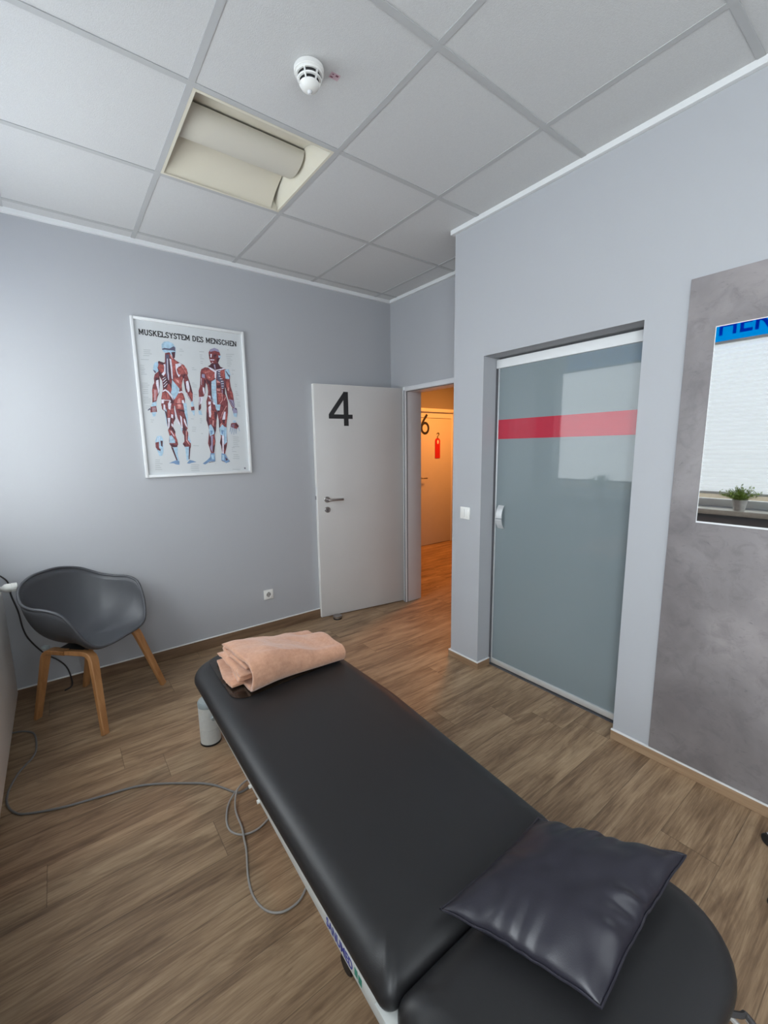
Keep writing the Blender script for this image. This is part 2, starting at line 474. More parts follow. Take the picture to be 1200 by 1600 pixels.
# ------------------------------------------------------------------ room shell
XR, XC, YB, YC = 2.133, 2.603, 3.2076, 1.982      # right wall, doorway wall, back wall, projecting corner
ZC = 2.792                                        # ceiling
XW, YF = -0.50, -1.50                             # window wall, wall behind the viewer
def struct(name, bm, mats, parent=None, smooth=0.0, label=None):
    o = mk(name, bm, mats, parent, smooth); tag(o, label, None, None, 'structure' if parent is None else None); return o

b = bmesh.new(); box(b, XW - 0.2, 7.2, YF - 0.2, 4.9, -0.1, 0.0)
struct('floor', b, 'floor', label='grey-brown wood-look plank floor')

b = bmesh.new(); box(b, XW - 0.2, XC + 0.17, YB, YB + 0.12, 0, ZC + 0.15)
struct('wall_back', b, 'wall', label='grey painted back wall with the poster')
b = bmesh.new()
NY0, NY1, NZ = 0.870, 1.744, 2.0125
box(b, XR, 2.45, NY1, YC, 0, ZC + 0.15); box(b, XR, 2.45, YF - 0.2, NY0, 0, ZC + 0.15)
box(b, XR, 2.45, NY0, NY1, NZ, ZC + 0.15); box(b, 2.36, 2.45, NY0, NY1, 0, NZ)
box(b, 2.45, XC + 0.17, YC - 0.12, YC, 0, ZC + 0.15)
struct('wall_right', b, 'wall', label='light grey wall holding the frosted sliding door')
b = bmesh.new()
DY0, DY1, DZ = 2.135, 3.000, 1.985               # clear doorway
box(b, XC, XC + 0.17, DY1, YB, 0, ZC + 0.15); box(b, XC, XC + 0.17, YC, DY0, 0, ZC + 0.15); box(b, XC, XC + 0.17, DY0, DY1, DZ, ZC + 0.15)
struct('wall_doorway', b, 'wall', label='grey wall above the open doorway')
# window wall, with one opening for the blinds, one added for fill light
b = bmesh.new()
W1 = (0.12, 3.00, 0.90, 2.62); W2 = (-1.30, -0.02, 0.90, 2.62)
for y0, y1 in ((YF - 0.2, W2[0]), (W2[1], W1[0]), (W1[1], YB + 0.12)): box(b, XW - 0.2, XW, y0, y1, 0, ZC + 0.15)
for w in (W1, W2): box(b, XW - 0.2, XW, w[0], w[1], 0, w[2]); box(b, XW - 0.2, XW, w[0], w[1], w[3], ZC + 0.15)
struct('wall_left', b, 'wall', label='grey window wall')
b = bmesh.new(); FW = (0.1, 1.7, 0.9, 2.6)
for x0, x1, z0, z1 in ((XW - 0.2, FW[0], 0, ZC + 0.15), (FW[1], 2.45, 0, ZC + 0.15), (FW[0], FW[1], 0, FW[2]), (FW[0], FW[1], FW[3], ZC + 0.15)): box(b, x0, x1, YF - 0.2, YF, z0, z1)
struct('wall_front', b, 'wall', label='grey wall opposite the poster')

# ceiling: mineral tiles lying in a metal grid, one cell left open for the lamp
GX = [0.543 + 0.625 * i for i in range(-2, 4)]
GY = [3.095, 2.416, 1.795] + [1.795 - 0.6212 * k for k in range(1, 6)]
LX0, LX1, LY0, LY1 = GX[2], GX[3], GY[2], GY[1]
b = bmesh.new()
xs = [XW - 0.2] + GX + [XC + 0.17]; ys = sorted([YF - 0.2] + GY + [YB + 0.1])
for i in range(len(xs) - 1):
    for j in range(len(ys) - 1):
        if abs(xs[i] - LX0) < 1e-4 and abs(ys[j] - LY0) < 1e-4: continue
        box(b, xs[i], xs[i + 1], ys[j], ys[j + 1], ZC, ZC + 0.02)
ceil = struct('ceiling', b, 'tile', label='white mineral tile ceiling in a metal grid')
b = bmesh.new()
for k, x in enumerate(GX): box(b, x - 0.012, x + 0.012, YF, YB, ZC - 0.003, ZC - 0.0002)
for y in GY: box(b, XW, XC, y - 0.012, y + 0.012, ZC - 0.0032, ZC - 0.0004)
mk('ceiling_grid', b, 'grid', ceil, 0)
# wall angle round the ceiling edge
def angle_trim(n, x0, x1, y0, y1, label):
    b = bmesh.new(); box(b, x0, x1, y0, y1, ZC - 0.027, ZC, bev=0.002); struct('trim_%d' % n, b, 'trim', label=label)
angle_trim(1, XW, XC, YB - 0.022, YB, 'white ceiling edge trim above the poster wall')
angle_trim(2, XC - 0.022, XC, YC, YB - 0.022, 'white ceiling edge trim above the open doorway')
angle_trim(3, XR - 0.022, XR, YF, YC + 0.022, 'white ceiling edge trim above the sliding door wall')
angle_trim(4, XR, XC - 0.022, YC, YC + 0.022, 'white ceiling edge trim around the projecting corner')

# skirting boards with a pale sealing bead on top
def skirting(name, runs, h, label, m='skirt'):
    b = bmesh.new(); c = bmesh.new()
    for x0, x1, y0, y1, dx, dy in runs:
        box(b, x0, x1, y0, y1, 0.0005, h, bev=0.002)
        box(c, x0 - (0.0 if dx <= 0 else 0), x1, y0, y1, h, h + 0.0065, bev=0.002)
    o = struct(name, b, m, label=label); mk('sealing_bead', c, 'caulk', o, 0.5)
skirting('baseboard_back', [(XW, XC, YB - 0.013, YB, 0, -1)], 0.078, 'wood skirting along the poster wall', 'skirt_shaded')
skirting('baseboard_right', [(XR - 0.013, XR, YF, NY0 + 0.005, -1, 0)], 0.047, 'wood skirting below the concrete panel')
skirting('baseboard_niche', [(XR - 0.013, XR, NY1 - 0.012, YC + 0.013, -1, 0), (XR, 2.245, NY1 - 0.013, NY1, 0, -1), (XR, XC - 0.03, YC, YC + 0.013, 0, 1)], 0.047, 'wood skirting around the wall end left of the sliding door')
skirting('baseboard_doorway', [(XC - 0.013, XC, 3.075, YB - 0.013, -1, 0)], 0.06, 'wood skirting behind the open door')

# ------------------------------------------------------------------ windows, blinds, sills
def window(n, w, film, label):
    y0, y1, z0, z1 = w; root = thing('window_%d' % n, (XW - 0.1, (y0 + y1) / 2, z0), label, None, kind='structure')
    b = bmesh.new(); X0, X1 = -0.66, -0.60; f = 0.065
    for a in ((y0, y0 + f, z0, z1), (y1 - f, y1, z0, z1), (y0 + f, y1 - f, z0, z0 + f), (y0 + f, y1 - f, z1 - f, z1)): box(b, X0, X1, *a, bev=0.004)
    m = (y0 + y1) / 2
    if y1 - y0 > 2: box(b, X0, X1, m - 0.05, m + 0.05, z0 + f, z1 - f, bev=0.004)
    mk('window_frame', b, 'winframe', root, 0.5)
    b = bmesh.new(); box(b, -0.634, -0.630, y0 + 0.03, y1 - 0.03, z0 + 0.03, z1 - 0.03); mk('window_pane', b, 'pane', root, 0)
    b = bmesh.new(); box(b, -0.60, -0.34, y0 - (0.0 if n == 1 else 0), y1, z0 - 0.045, z0 - 0.002, bev=0.004); mk('window_sill', b, 'sill', root, 0.5)
    return root
win = window(1, W1, True, 'wide window with pleated blinds and a blue lettered band')
window(2, W2, False, 'unseen plain window added beside the blinds for fill light')
b = bmesh.new(); box(b, -0.6275, -0.6265, W1[0] + 0.03, W1[1] - 0.03, 2.335, W1[3] - 0.02); film = mk('blue_band', b, 'bluefilm', win, 0)
for s_, y_, w_ in (('PRAXIS PHYSIOT', 2.93, 1.52), ('HERAPIE', 1.362, 0.735)):
    text_mesh('window_lettering', s_, 0.235, ((-0.6262, y_, 2.412), (0, -1, 0), (0, 0, 1), (1, 0, 0)), ('blueletters',), film, width=w_, bold=0.003)
# unseen front window, added behind the viewer for its fill light
root = thing('window_3', (0.9, YF - 0.1, 0.9), 'unseen window added for fill light in the wall opposite the poster', None, kind='structure')
b = bmesh.new(); f = 0.06
for a in ((FW[0], FW[0] + f, FW[2], FW[3]), (FW[1] - f, FW[1], FW[2], FW[3]), (FW[0], FW[1], FW[2], FW[2] + f), (FW[0], FW[1], FW[3] - f, FW[3])): box(b, a[0], a[1], YF - 0.16, YF - 0.10, a[2], a[3])
mk('window_frame', b, 'winframe', root, 0)
b = bmesh.new(); box(b, FW[0], FW[1], YF - 0.135, YF - 0.13, FW[2], FW[3]); mk('window_pane', b, 'pane', root, 0)

def blind(y0, y1, z0, z1, label, m='blind'):
    root = thing('pleated_blind', (-0.55, (y0 + y1) / 2, z0), label, 'window blind', 'pleated blinds in the wide window')
    b = bmesh.new(); n = int((z1 - z0 - 0.04) / 0.0200); rows = []
    for k in range(n + 1):
        z = z0 + 0.022 + (z1 - z0 - 0.044) * k / n; x = -0.556 + (0.013 if k % 2 else -0.013)
        rows.append((b.verts.new((x, y0, z)), b.verts.new((x, y1, z))))
    for A, B in zip(rows, rows[1:]): b.faces.new((A[0], A[1], B[1], B[0]))
    mk('pleated_fabric', b, m, root, 0)
    b = bmesh.new(); box(b, -0.572, -0.540, y0, y1, z0, z0 + 0.022, bev=0.003); mk('bottom_rail', b, 'winframe', root, 0.5)
    b = bmesh.new(); box(b, -0.572, -0.540, y0, y1, z1 - 0.022, z1, bev=0.003); mk('top_rail', b, 'winframe', root, 0.5)
    for y in (y0 + 0.5, y1 - 0.53):
        b = bmesh.new(); tube(b, [(-0.5425, y, z0 + 0.02), (-0.5425, y, z1 - 0.02)], 0.0012, 5); mk('guide_cord', b, 'cable', root)
        break
    b = bmesh.new(); box(b, -0.539, -0.528, (y0 + y1) / 2 - 0.035, (y0 + y1) / 2 + 0.035, z0 + 0.004, z0 + 0.016, bev=0.002); mk('pull_grip', b, 'whiteplastic', root, 0.5)
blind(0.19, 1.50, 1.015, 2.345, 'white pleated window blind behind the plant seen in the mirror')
blind(1.62, 2.935, 1.045, 2.345, 'white pleated window blind reflected in the frosted glass door', 'blind_boosted')

b = bmesh.new(); box(b, -9, -0.75, -8, 9, -0.35, -0.25); struct('ground', b, 'paving', label='pale paving outside the window')
b = bmesh.new(); box(b, -5.3, -5.0, -8, 9, -0.25, 1.75); struct('wall_garden', b, 'paving', label='tan wall across the yard outside')

# plants on the sill
def plant(y, label, seed, s=1.0):
    rnd = random.Random(seed); x, z = -0.395, 0.8985
    root = thing('potted_plant', (x, y, z), label, 'potted plant', None)
    b = bmesh.new(); lathe(b, [(0, 0), (0.036 * s, 0), (0.038 * s, 0.004), (0.050 * s, 0.085), (0.053 * s, 0.087), (0.053 * s, 0.096), (0.047 * s, 0.096), (0.045 * s, 0.080), (0, 0.080)], (x, y, z), 28); mk('plant_pot', b, 'pot', root)
    b = bmesh.new(); lathe(b, [(0, 0.084), (0.03 * s, 0.085), (0.0455 * s, 0.081)], (x, y, z), 20); mk('soil', b, 'soil', root)
    b = bmesh.new()
    for k in range(105):
        a = rnd.uniform(0, 2 * PI); t = rnd.uniform(0.1, 1.0); L = rnd.uniform(0.08, 0.13) * s
        d = Vector((math.cos(a) * t, math.sin(a) * t, rnd.uniform(0.55, 1.0))).normalized()
        if d.x < 0: d.x *= 0.45
        base = Vector((x + math.cos(a) * 0.02 * t, y + math.sin(a) * 0.02 * t, z + 0.083))
        pts = [base + d * L * q + Vector((max(-0.3, math.cos(a)), math.sin(a), -0.6)) * 0.035 * q * q * t for q in (0, 0.35, 0.7, 1.0)]
        tube(b, pts, 0.0011, 4)
        for q in range(7):
            f = 0.3 + 0.7 * q / 6; c = pts[0].lerp(pts[3], f) + Vector((0, 0, 0.008 * f))
            e = Vector((rnd.uniform(-1, 1), rnd.uniform(-1, 1), rnd.uniform(-0.1, 0.9))).normalized(); w = e.cross(Vector((0, 0, 1))).normalized()
            l = rnd.uniform(0.015, 0.027) * s; h = l * 0.24
            vs = [b.verts.new(c), b.verts.new(c + e * l * 0.5 + w * h), b.verts.new(c + e * l), b.verts.new(c + e * l * 0.5 - w * h)]
            b.faces.new(vs)
    tag(mk('foliage', b, 'leaf', root, 0), kind='stuff')
plant(1.03, 'green leafy plant in a pale pot reflected in the wall mirror', 4)
plant(2.33, 'green leafy plant in a pale pot reflected in the frosted glass door', 9, 1.25)

# ------------------------------------------------------------------ corridor
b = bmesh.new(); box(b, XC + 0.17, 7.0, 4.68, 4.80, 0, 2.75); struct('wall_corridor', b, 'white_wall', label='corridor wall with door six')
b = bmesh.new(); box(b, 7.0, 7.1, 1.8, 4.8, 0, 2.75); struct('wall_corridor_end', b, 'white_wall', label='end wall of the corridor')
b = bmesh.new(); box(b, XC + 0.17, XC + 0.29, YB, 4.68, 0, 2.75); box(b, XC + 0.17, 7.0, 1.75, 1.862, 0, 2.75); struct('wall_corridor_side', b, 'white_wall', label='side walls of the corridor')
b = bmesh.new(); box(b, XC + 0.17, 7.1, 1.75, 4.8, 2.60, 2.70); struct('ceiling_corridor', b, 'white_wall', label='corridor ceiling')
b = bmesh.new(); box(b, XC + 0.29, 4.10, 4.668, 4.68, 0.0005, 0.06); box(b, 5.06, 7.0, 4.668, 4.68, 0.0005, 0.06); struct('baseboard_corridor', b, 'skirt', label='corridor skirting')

# corridor door with the six
root = thing('door_3', (4.58, 4.66, 0), 'orange-lit white corridor door numbered six', None, kind='structure')
b = bmesh.new(); box(b, 4.19, 4.945, 4.630, 4.668, 0.006, 1.897, bev=0.002); mk('door_leaf', b, 'door', root, 0.5)
b = bmesh.new()
box(b, 4.11, 4.165, 4.610, 4.68, 0, 2.035, bev=0.003); box(b, 4.97, 5.03, 4.610, 4.68, 0, 2.035, bev=0.003); box(b, 4.165, 4.97, 4.610, 4.68, 1.985, 2.035, bev=0.003)
box(b, 4.165, 4.19, 4.64, 4.68, 0, 1.985); box(b, 4.945, 4.97, 4.64, 4.68, 0, 1.985); box(b, 4.19, 4.945, 4.64, 4.68, 1.905, 1.985)
mk('door_frame', b, 'frame', root, 0.5)
b = bmesh.new()
fr6 = ((0, 4.6295, 0), (1, 0, 0), (0, 0, 1), (0, -1, 0)); c6 = (4.385, 1.752); r6 = 0.068
circ = [(c6[0] + r6 * math.cos(a), c6[1] + (r6 + 0.006) * math.sin(a)) for a in [PI * 0.86 + 2 * PI * k / 40 for k in range(41)]]
stroke_mesh(b, circ, 0.036, 0.0008, fr6)
stroke_mesh(b, smooth_path([(c6[0] - 0.068, c6[1] + 0.012, 0), (c6[0] - 0.052, c6[1] + 0.075, 0), (c6[0] + 0.045, c6[1] + 0.195, 0)], 6) and [(q.x, q.y) for q in smooth_path([(c6[0] - 0.067, c6[1] + 0.012, 0), (c6[0] - 0.045, c6[1] + 0.085, 0), (c6[0] + 0.042, c6[1] + 0.195, 0)], 6)], 0.036, 0.001, fr6)
mk('door_number', b, 'black', root, 0)
b = bmesh.new(); lathe(b, [(0, 0), (0.026, 0), (0.026, 0.008), (0, 0.009)], (4.285, 4.630, 1.03), 24, mat4=Matrix.Rotation(PI / 2, 4, 'X'))
tube(b, smooth_path([(4.285, 4.625, 1.03), (4.285, 4.575, 1.03), (4.295, 4.565, 1.03), (4.375, 4.565, 1.028)], 5), 0.009, 10); mk('door_handle', b, 'steel', root)
root = thing('door_hanger', (4.64, 4.628, 1.31), 'red hanger sign with olive loop on the corridor door', 'door hanger')
b = bmesh.new(); out = rounded([(4.588, 1.312, 0.006), (4.692, 1.312, 0.006), (4.692, 1.61, 0.045), (4.588, 1.61, 0.045)], 6)
prism(b, out, 0.004, ((0, 4.628, 0), (1, 0, 0), (0, 0, 1), (0, -1, 0))); mk('card', b, 'red', root, 0)
b = bmesh.new(); prism(b, [(4.645 + 0.017 * math.cos(a), 1.553 + 0.030 * math.sin(a)) for a in [2 * PI * k / 20 for k in range(20)]], 0.001, ((0, 4.624, 0), (1, 0, 0), (0, 0, 1), (0, -1, 0))); mk('white_spot', b, 'white', root, 0)
b = bmesh.new(); tube(b, smooth_path([(4.64, 4.624, 1.60), (4.635, 4.622, 1.635), (4.66, 4.622, 1.652), (4.665, 4.622, 1.676), (4.645, 4.623, 1.688), (4.622, 4.623, 1.672)], 5), 0.006, 8); mk('hanging_loop', b, 'olive', root)

# ------------------------------------------------------------------ open white door with the four, and its steel frame
b = bmesh.new()
for y0, y1, z0, z1 in ((DY1 - 0.006, DY1 + 0.026, 0, 2.017), (DY0 - 0.026, DY0 + 0.006, 0, 2.017), (DY0 + 0.006, DY1 - 0.006, DZ - 0.008, 2.017)):
    box(b, XC - 0.014, XC + 0.184, y0, y1, z0, z1, bev=0.003)
fr = struct('trim_5', b, 'frame', smooth=0.5, label='white steel frame of the open doorway')
b = bmesh.new(); box(b, XC + 0.004, XC + 0.010, DY1 - 0.009, DY1 - 0.005, 0, DZ - 0.01); box(b, XC + 0.004, XC + 0.010, DY0 + 0.005, DY0 + 0.009, 0, DZ - 0.01); box(b, XC + 0.004, XC + 0.010, DY0 + 0.006, DY1 - 0.006, DZ - 0.012, DZ - 0.007)
mk('door_seal', b, 'seal', fr, 0)
b = bmesh.new(); box(b, XC - 0.018, XC - 0.012, DY1 + 0.0005, DY1 + 0.008, 0, DZ); mk('frame_gap_seal', b, 'seal', fr, 0)

hinge = Vector((2.610, 3.038, 0)); free = Vector((1.754, 3.167, 0))
root = thing('door_1', free, 'open white door numbered four with a steel lever handle', None, kind='structure', rz=math.atan2(hinge.y - free.y, hinge.x - free.x))
LW = (hinge - free).length; LT = 0.040      # local x runs from the free edge to the hinge, the room side is y = 0
b = bmesh.new(); box(b, 0.004, LW, 0, LT, 0.008, 2.005, bev=0.0015); mk('door_leaf', b, 'door', root, 0.5, local=True)
b = bmesh.new(); box(b, 0.0, 0.004, 0.0015, LT - 0.0015, 0.008, 2.005); box(b, 0.0, LW, -0.0008, LT - 0.002, 2.005, 2.007); mk('door_edge_band', b, 'door_edge', root, 0, local=True)
b = bmesh.new(); frd = ((0, 0.0, 0), (1, 0, 0), (0, 0, 1), (0, -1, 0))
prism(b, [(0.267, 1.671), (0.311, 1.671), (0.311, 1.730), (0.350, 1.730), (0.350, 1.766), (0.311, 1.766), (0.311, 1.953), (0.270, 1.953), (0.130, 1.768), (0.130, 1.730), (0.267, 1.730)][::-1], 0.0008, frd)
b2 = b; b = bmesh.new()
# the four, with its open counter
for q in ([(0.130, 1.730), (0.350, 1.730), (0.350, 1.766), (0.130, 1.766)], [(0.267, 1.671), (0.311, 1.671), (0.311, 1.730), (0.267, 1.730)], [(0.267, 1.766), (0.311, 1.766), (0.311, 1.953), (0.267, 1.953)], [(0.130, 1.766), (0.178, 1.766), (0.290, 1.915), (0.290, 1.953), (0.272, 1.953)]):
    prism(b, q, 0.0008, frd)
b2.free()
mk('door_number', b, 'black', root, 0, local=True)
def hardware(parent, x, z, sgn):
    ry = Matrix.Rotation(sgn * PI / 2, 4, 'X'); y = 0.0 if sgn > 0 else LT
    b = bmesh.new(); lathe(b, [(0, 0), (0.026, 0), (0.026, 0.007), (0.023, 0.010), (0, 0.010)], (x, y, z), 28, mat4=ry)
    ro = mk('handle_rose', b, 'steel', parent, local=True)
    s = -sgn; b = bmesh.new()
    tube(b, smooth_path([(x, y + s * 0.008, z), (x, y + s * 0.040, z), (x + 0.006, y + s * 0.055, z), (x + 0.025, y + s * 0.060, z), (x + 0.080, y + s * 0.060, z), (x + 0.128, y + s * 0.058, z - 0.001)], 6), 0.0098, 12)
    h = mk('door_handle', b, 'steel', parent, local=True)
    b = bmesh.new(); lathe(b, [(0, 0), (0.025, 0), (0.025, 0.007), (0.022, 0.010), (0, 0.010)], (x, y, z - 0.088), 28, mat4=ry)
    k = mk('keyhole_rose', b, 'steel', parent, local=True)
    b = bmesh.new(); box(b, x - 0.0035, x + 0.0035, min(y + s * 0.0095, y + s * 0.011), max(y + s * 0.0095, y + s * 0.011), z - 0.104, z - 0.076); mk('keyhole', b, 'dark', parent, 0, local=True)
hardware(root, 0.088, 1.052, 1); hardware(root, 0.088, 1.052, -1)
b = bmesh.new(); box(b, -0.0012, 0.001, 0.010, 0.030, 0.925, 1.165, bev=0.0004); lp = mk('lock_plate', b, 'alu', root, 0, local=True)
b = bmesh.new(); box(b, -0.010, 0.0, 0.013, 0.026, 1.055, 1.088, bev=0.002); mk('latch_bolt', b, 'chrome', root, 0, local=True)
for z in (0.28, 1.72):
    b = bmesh.new(); tube(b, [(LW + 0.006, -0.006, z - 0.05), (LW + 0.006, -0.006, z + 0.05)], 0.007, 12); mk('hinge', b, 'alu', root, local=True)

root = thing('door_stop', (1.858, 3.075, 0), 'round black and steel door stop on the floor under the open door', 'door stop')
b = bmesh.new(); lathe(b, [(0, 0), (0.036, 0), (0.037, 0.004), (0.037, 0.010), (0, 0.0101)], (1.858, 3.072, 0.0005), 32); mk('rubber_foot', b, 'blackrub', root)
b = bmesh.new(); lathe(b, [(0.030, 0.010), (0.033, 0.011), (0.033, 0.019), (0.030, 0.02)], (1.858, 3.072, 0.0005), 32); mk('steel_ring', b, 'chrome', root)
b = bmesh.new(); lathe(b, [(0, 0.0195), (0.038, 0.0195), (0.039, 0.021), (0.039, 0.029), (0.036, 0.032), (0, 0.033)], (1.858, 3.072, 0.0005), 32); mk('cap', b, 'steel', root)

# ------------------------------------------------------------------ frosted sliding door in its niche
GXD = 2.262
root = thing('door_2', (GXD, 1.3, 0), 'frosted glass sliding door with a red stripe', None, kind='structure')
b = bmesh.new(); box(b, GXD, GXD + 0.010, NY0 + 0.001, 1.722, 0.050, 1.950); pane = mk('glass_pane', b, 'frost', root, 0)
b = bmesh.new(); box(b, GXD - 0.0012, GXD - 0.0002, NY0 + 0.001, 1.722, 1.522, 1.640); mk('red_stripe', b, 'redstripe', root, 0)
b = bmesh.new(); box(b, GXD - 0.012, GXD + 0.022, NY0 + 0.001, NY1 - 0.004, 1.949, 2.000, bev=0.002); mk('top_rail', b, 'trim', root, 0.5)
b = bmesh.new(); box(b, GXD - 0.010, GXD + 0.018, NY0 + 0.001, 1.728, 0.018, 0.052, bev=0.002); mk('bottom_rail', b, 'alu', root, 0.5)
b = bmesh.new(); box(b, GXD - 0.004, GXD + 0.014, 1.722, 1.731, 0.05, 1.95, bev=0.001); mk('edge_profile', b, 'alu', root, 0.5)
b = bmesh.new(); vs = smooth_path([(GXD - 0.002, 1.683, 0.955), (GXD - 0.020, 1.683, 0.985), (GXD - 0.028, 1.683, 1.03), (GXD - 0.020, 1.683, 1.075), (GXD - 0.002, 1.683, 1.105)], 5)
for A, B in zip(vs, vs[1:]):
    q = [b.verts.new((p.x + d, y, p.z)) for p in (A, B) for d in (0, 0.004) for y in (1.660, 1.704)]
    bmesh.ops.convex_hull(b, input=q)
bmesh.ops.remove_doubles(b, verts=b.verts[:], dist=1e-5)
mk('pull_handle', b, 'alu', root, 0.5)
b = bmesh.new(); box(b, GXD - 0.012, GXD + 0.03, NY0 + 0.001, NY1 - 0.002, 0.0005, 0.006); mk('floor_guide', b, 'seal', root, 0)
b = bmesh.new(); box(b, GXD + 0.022, GXD + 0.094, NY0 + 0.001, NY1 - 0.001, 2.002, 2.012); box(b, GXD - 0.008, GXD + 0.02, 1.733, NY1 - 0.0005, 0.05, 1.95); mk('side_seal', b, 'seal', root, 0)

# ------------------------------------------------------------------ concrete-look panel, mirror, switch, socket
o = None
b = bmesh.new(); box(b, XR - 0.009, XR, -1.15, 0.704, 0.0555, 2.124, bev=0.001)
tag(mk('wall_panel', b, 'concrete', None, 0.5), 'grey concrete-look panel on the wall around the mirror', 'wall panel')
root = thing('wall_mirror', (XR - 0.012, 0.13, 1.154), 'frameless mirror set on the concrete-look panel', 'mirror')
b = bmesh.new(); box(b, XR - 0.0150, XR - 0.0092, -0.34, 0.6035, 1.158, 1.9205); mk('mirror_glass', b, 'mirror', root, 0)
b = bmesh.new(); box(b, XR - 0.0165, XR - 0.0092, -0.342, 0.6055, 1.151, 1.158); mk('bottom_strip', b, 'trim', root, 0)
b = bmesh.new(); box(b, XR - 0.0155, XR - 0.0092, -0.342, 0.6055, 1.9205, 1.9235); box(b, XR - 0.0155, XR - 0.0092, 0.6035, 0.6058, 1.158, 1.9205); mk('polished_edge', b, 'trim', root, 0)

root = thing('light_switch', (XR, 1.866, 1.05), 'white light switch left of the frosted door', 'light switch')
b = bmesh.new(); box(b, XR - 0.009, XR, 1.826, 1.906, 1.009, 1.089, bev=0.003); mk('switch_plate', b, 'whiteplastic', root, 0.5)
b = bmesh.new(); vs = box(b, XR - 0.0125, XR - 0.008, 1.8385, 1.8935, 1.0215, 1.0765, bev=0.0015); mk('rocker', b, 'whiteplastic', root, 0.5)
b = bmesh.new(); box(b, XR - 0.0129, XR - 0.0122, 1.8655, 1.8665, 1.022, 1.076); mk('rocker_gap', b, 'seal', root, 0)

root = thing('power_socket', (1.289, YB, 0.316), 'white power socket low on the poster wall', 'socket')
b = bmesh.new(); box(b, 1.249, 1.329, YB - 0.009, YB, 0.276, 0.356, bev=0.003); mk('socket_plate', b, 'whiteplastic', root, 0.5)
R90 = Matrix.Rotation(PI / 2, 4, 'X')
b = bmesh.new(); lathe(b, [(0.0275, 0.0), (0.0275, 0.003), (0.0205, 0.0032), (0.0195, -0.001)], (1.289, YB - 0.0085, 0.316), 32, mat4=R90); mk('socket_ring', b, 'whiteplastic', root)
b = bmesh.new(); lathe(b, [(0, 0.0), (0.0198, 0.0003)], (1.289, YB - 0.0092, 0.316), 32, mat4=R90); mk('socket_well', b, 'cable', root)
b = bmesh.new()
for x in (1.2795, 1.2985): lathe(b, [(0, 0.0), (0.0032, 0.0)], (x, YB - 0.0102, 0.316), 10, mat4=R90)
for z in (0.2965, 0.3355): box(b, 1.2865, 1.2915, YB - 0.012, YB - 0.0095, z - 0.003, z + 0.003)
mk('contact', b, 'dark', root, 0)

# ------------------------------------------------------------------ ceiling: smoke detector, sticker, recessed lamp
dx, dy = 0.862, 1.497
root = thing('smoke_detector', (dx, dy, ZC), 'round white smoke detector on the ceiling', 'smoke detector')
Zf = Matrix.Rotation(PI, 4, 'X')
b = bmesh.new(); lathe(b, [(0, 0), (0.049, 0), (0.052, 0.003), (0.052, 0.016), (0.050, 0.018), (0, 0.018)], (dx, dy, ZC), 48, mat4=Zf); mk('mounting_base', b, 'whiteplastic', root)
b = bmesh.new(); lathe(b, [(0.048, 0.0175), (0.0485, 0.022), (0.046, 0.026), (0.040, 0.026)], (dx, dy, ZC), 48, mat4=Zf)
lathe(b, [(0.034, 0.036), (0.0425, 0.0362), (0.0405, 0.0405), (0.034, 0.0408)], (dx, dy, ZC), 48, mat4=Zf)
lathe(b, [(0.026, 0.0505), (0.0355, 0.0508), (0.030, 0.060), (0.020, 0.067), (0.012, 0.070), (0, 0.071)], (dx, dy, ZC), 48, mat4=Zf); mk('cover', b, 'whiteplastic', root)
b = bmesh.new(); lathe(b, [(0.038, 0.024), (0.037, 0.038), (0.031, 0.040), (0.030, 0.052)], (dx, dy, ZC), 40, mat4=Zf); mk('smoke_inlet', b, 'dark', root)
for k in range(6):
    a = k * PI / 3 + 0.35; m = Matrix.Translation((dx, dy, ZC)) @ Zf @ Matrix.Rotation(a, 4, 'Z'); b = bmesh.new()
    q = [(0.0465, 0.024), (0.0425, 0.037), (0.0355, 0.053), (0.031, 0.053), (0.034, 0.038), (0.040, 0.024)]
    prism(b, q, 0.0045, ((0, -0.00225, 0), (1, 0, 0), (0, 0, 1), (0, 1, 0))); xform(b, b.verts[:], m); mk('rib', b, 'whiteplastic', root, 0)
b = bmesh.new(); lathe(b, [(0, 0.079), (0.005, 0.078), (0.008, 0.074), (0.009, 0.069)], (dx, dy, ZC), 16, mat4=Zf); mk('indicator_light', b, 'frame', root)
b = bmesh.new(); m = Matrix.Translation((0.952, 1.473, ZC)) @ Matrix.Rotation(-0.05, 4, 'Z')
vs = box(b, -0.018, 0.018, -0.013, 0.013, -0.0008, -0.0001); xform(b, vs, m); st = mk('ceiling_sticker', b, 'pink', None, 0); tag(st, 'small pinkish sticker on the ceiling beside the smoke detector', 'sticker')
b = bmesh.new()
for q in ((-0.014, -0.004, 0.004, 0.009), (0.002, 0.012, -0.009, -0.002), (-0.012, -0.006, -0.008, -0.004)): vs = box(b, q[0], q[1], q[2], q[3], -0.0011, -0.0008); xform(b, vs, m)
mk('print', b, 'maroon', st, 0)

root = thing('ceiling_light', ((LX0 + LX1) / 2, (LY0 + LY1) / 2, ZC), 'square recessed cream ceiling light, switched off', 'ceiling light')
lx0, lx1, ly0, ly1 = LX0 + 0.014, LX1 - 0.014, LY0 + 0.014, LY1 - 0.014; ym = (ly0 + ly1) / 2
b = bmesh.new()
box(b, lx0 - 0.003, lx0, ly0, ly1, ZC - 0.001, ZC + 0.13); box(b, lx0, lx1, ly0 - 0.003, ly0, ZC - 0.001, ZC + 0.13)
box(b, lx1, lx1 + 0.003, ly0, ly1, ZC - 0.001, ZC + 0.13); box(b, lx0, lx1, ly1, ly1 + 0.003, ZC - 0.001, ZC + 0.13); box(b, lx0 - 0.003, lx1 + 0.003, ly0 - 0.003, ly1 + 0.003, ZC + 0.13, ZC + 0.135)
mk('housing', b, 'cream', root, 0)
b = bmesh.new(); g = 0.010
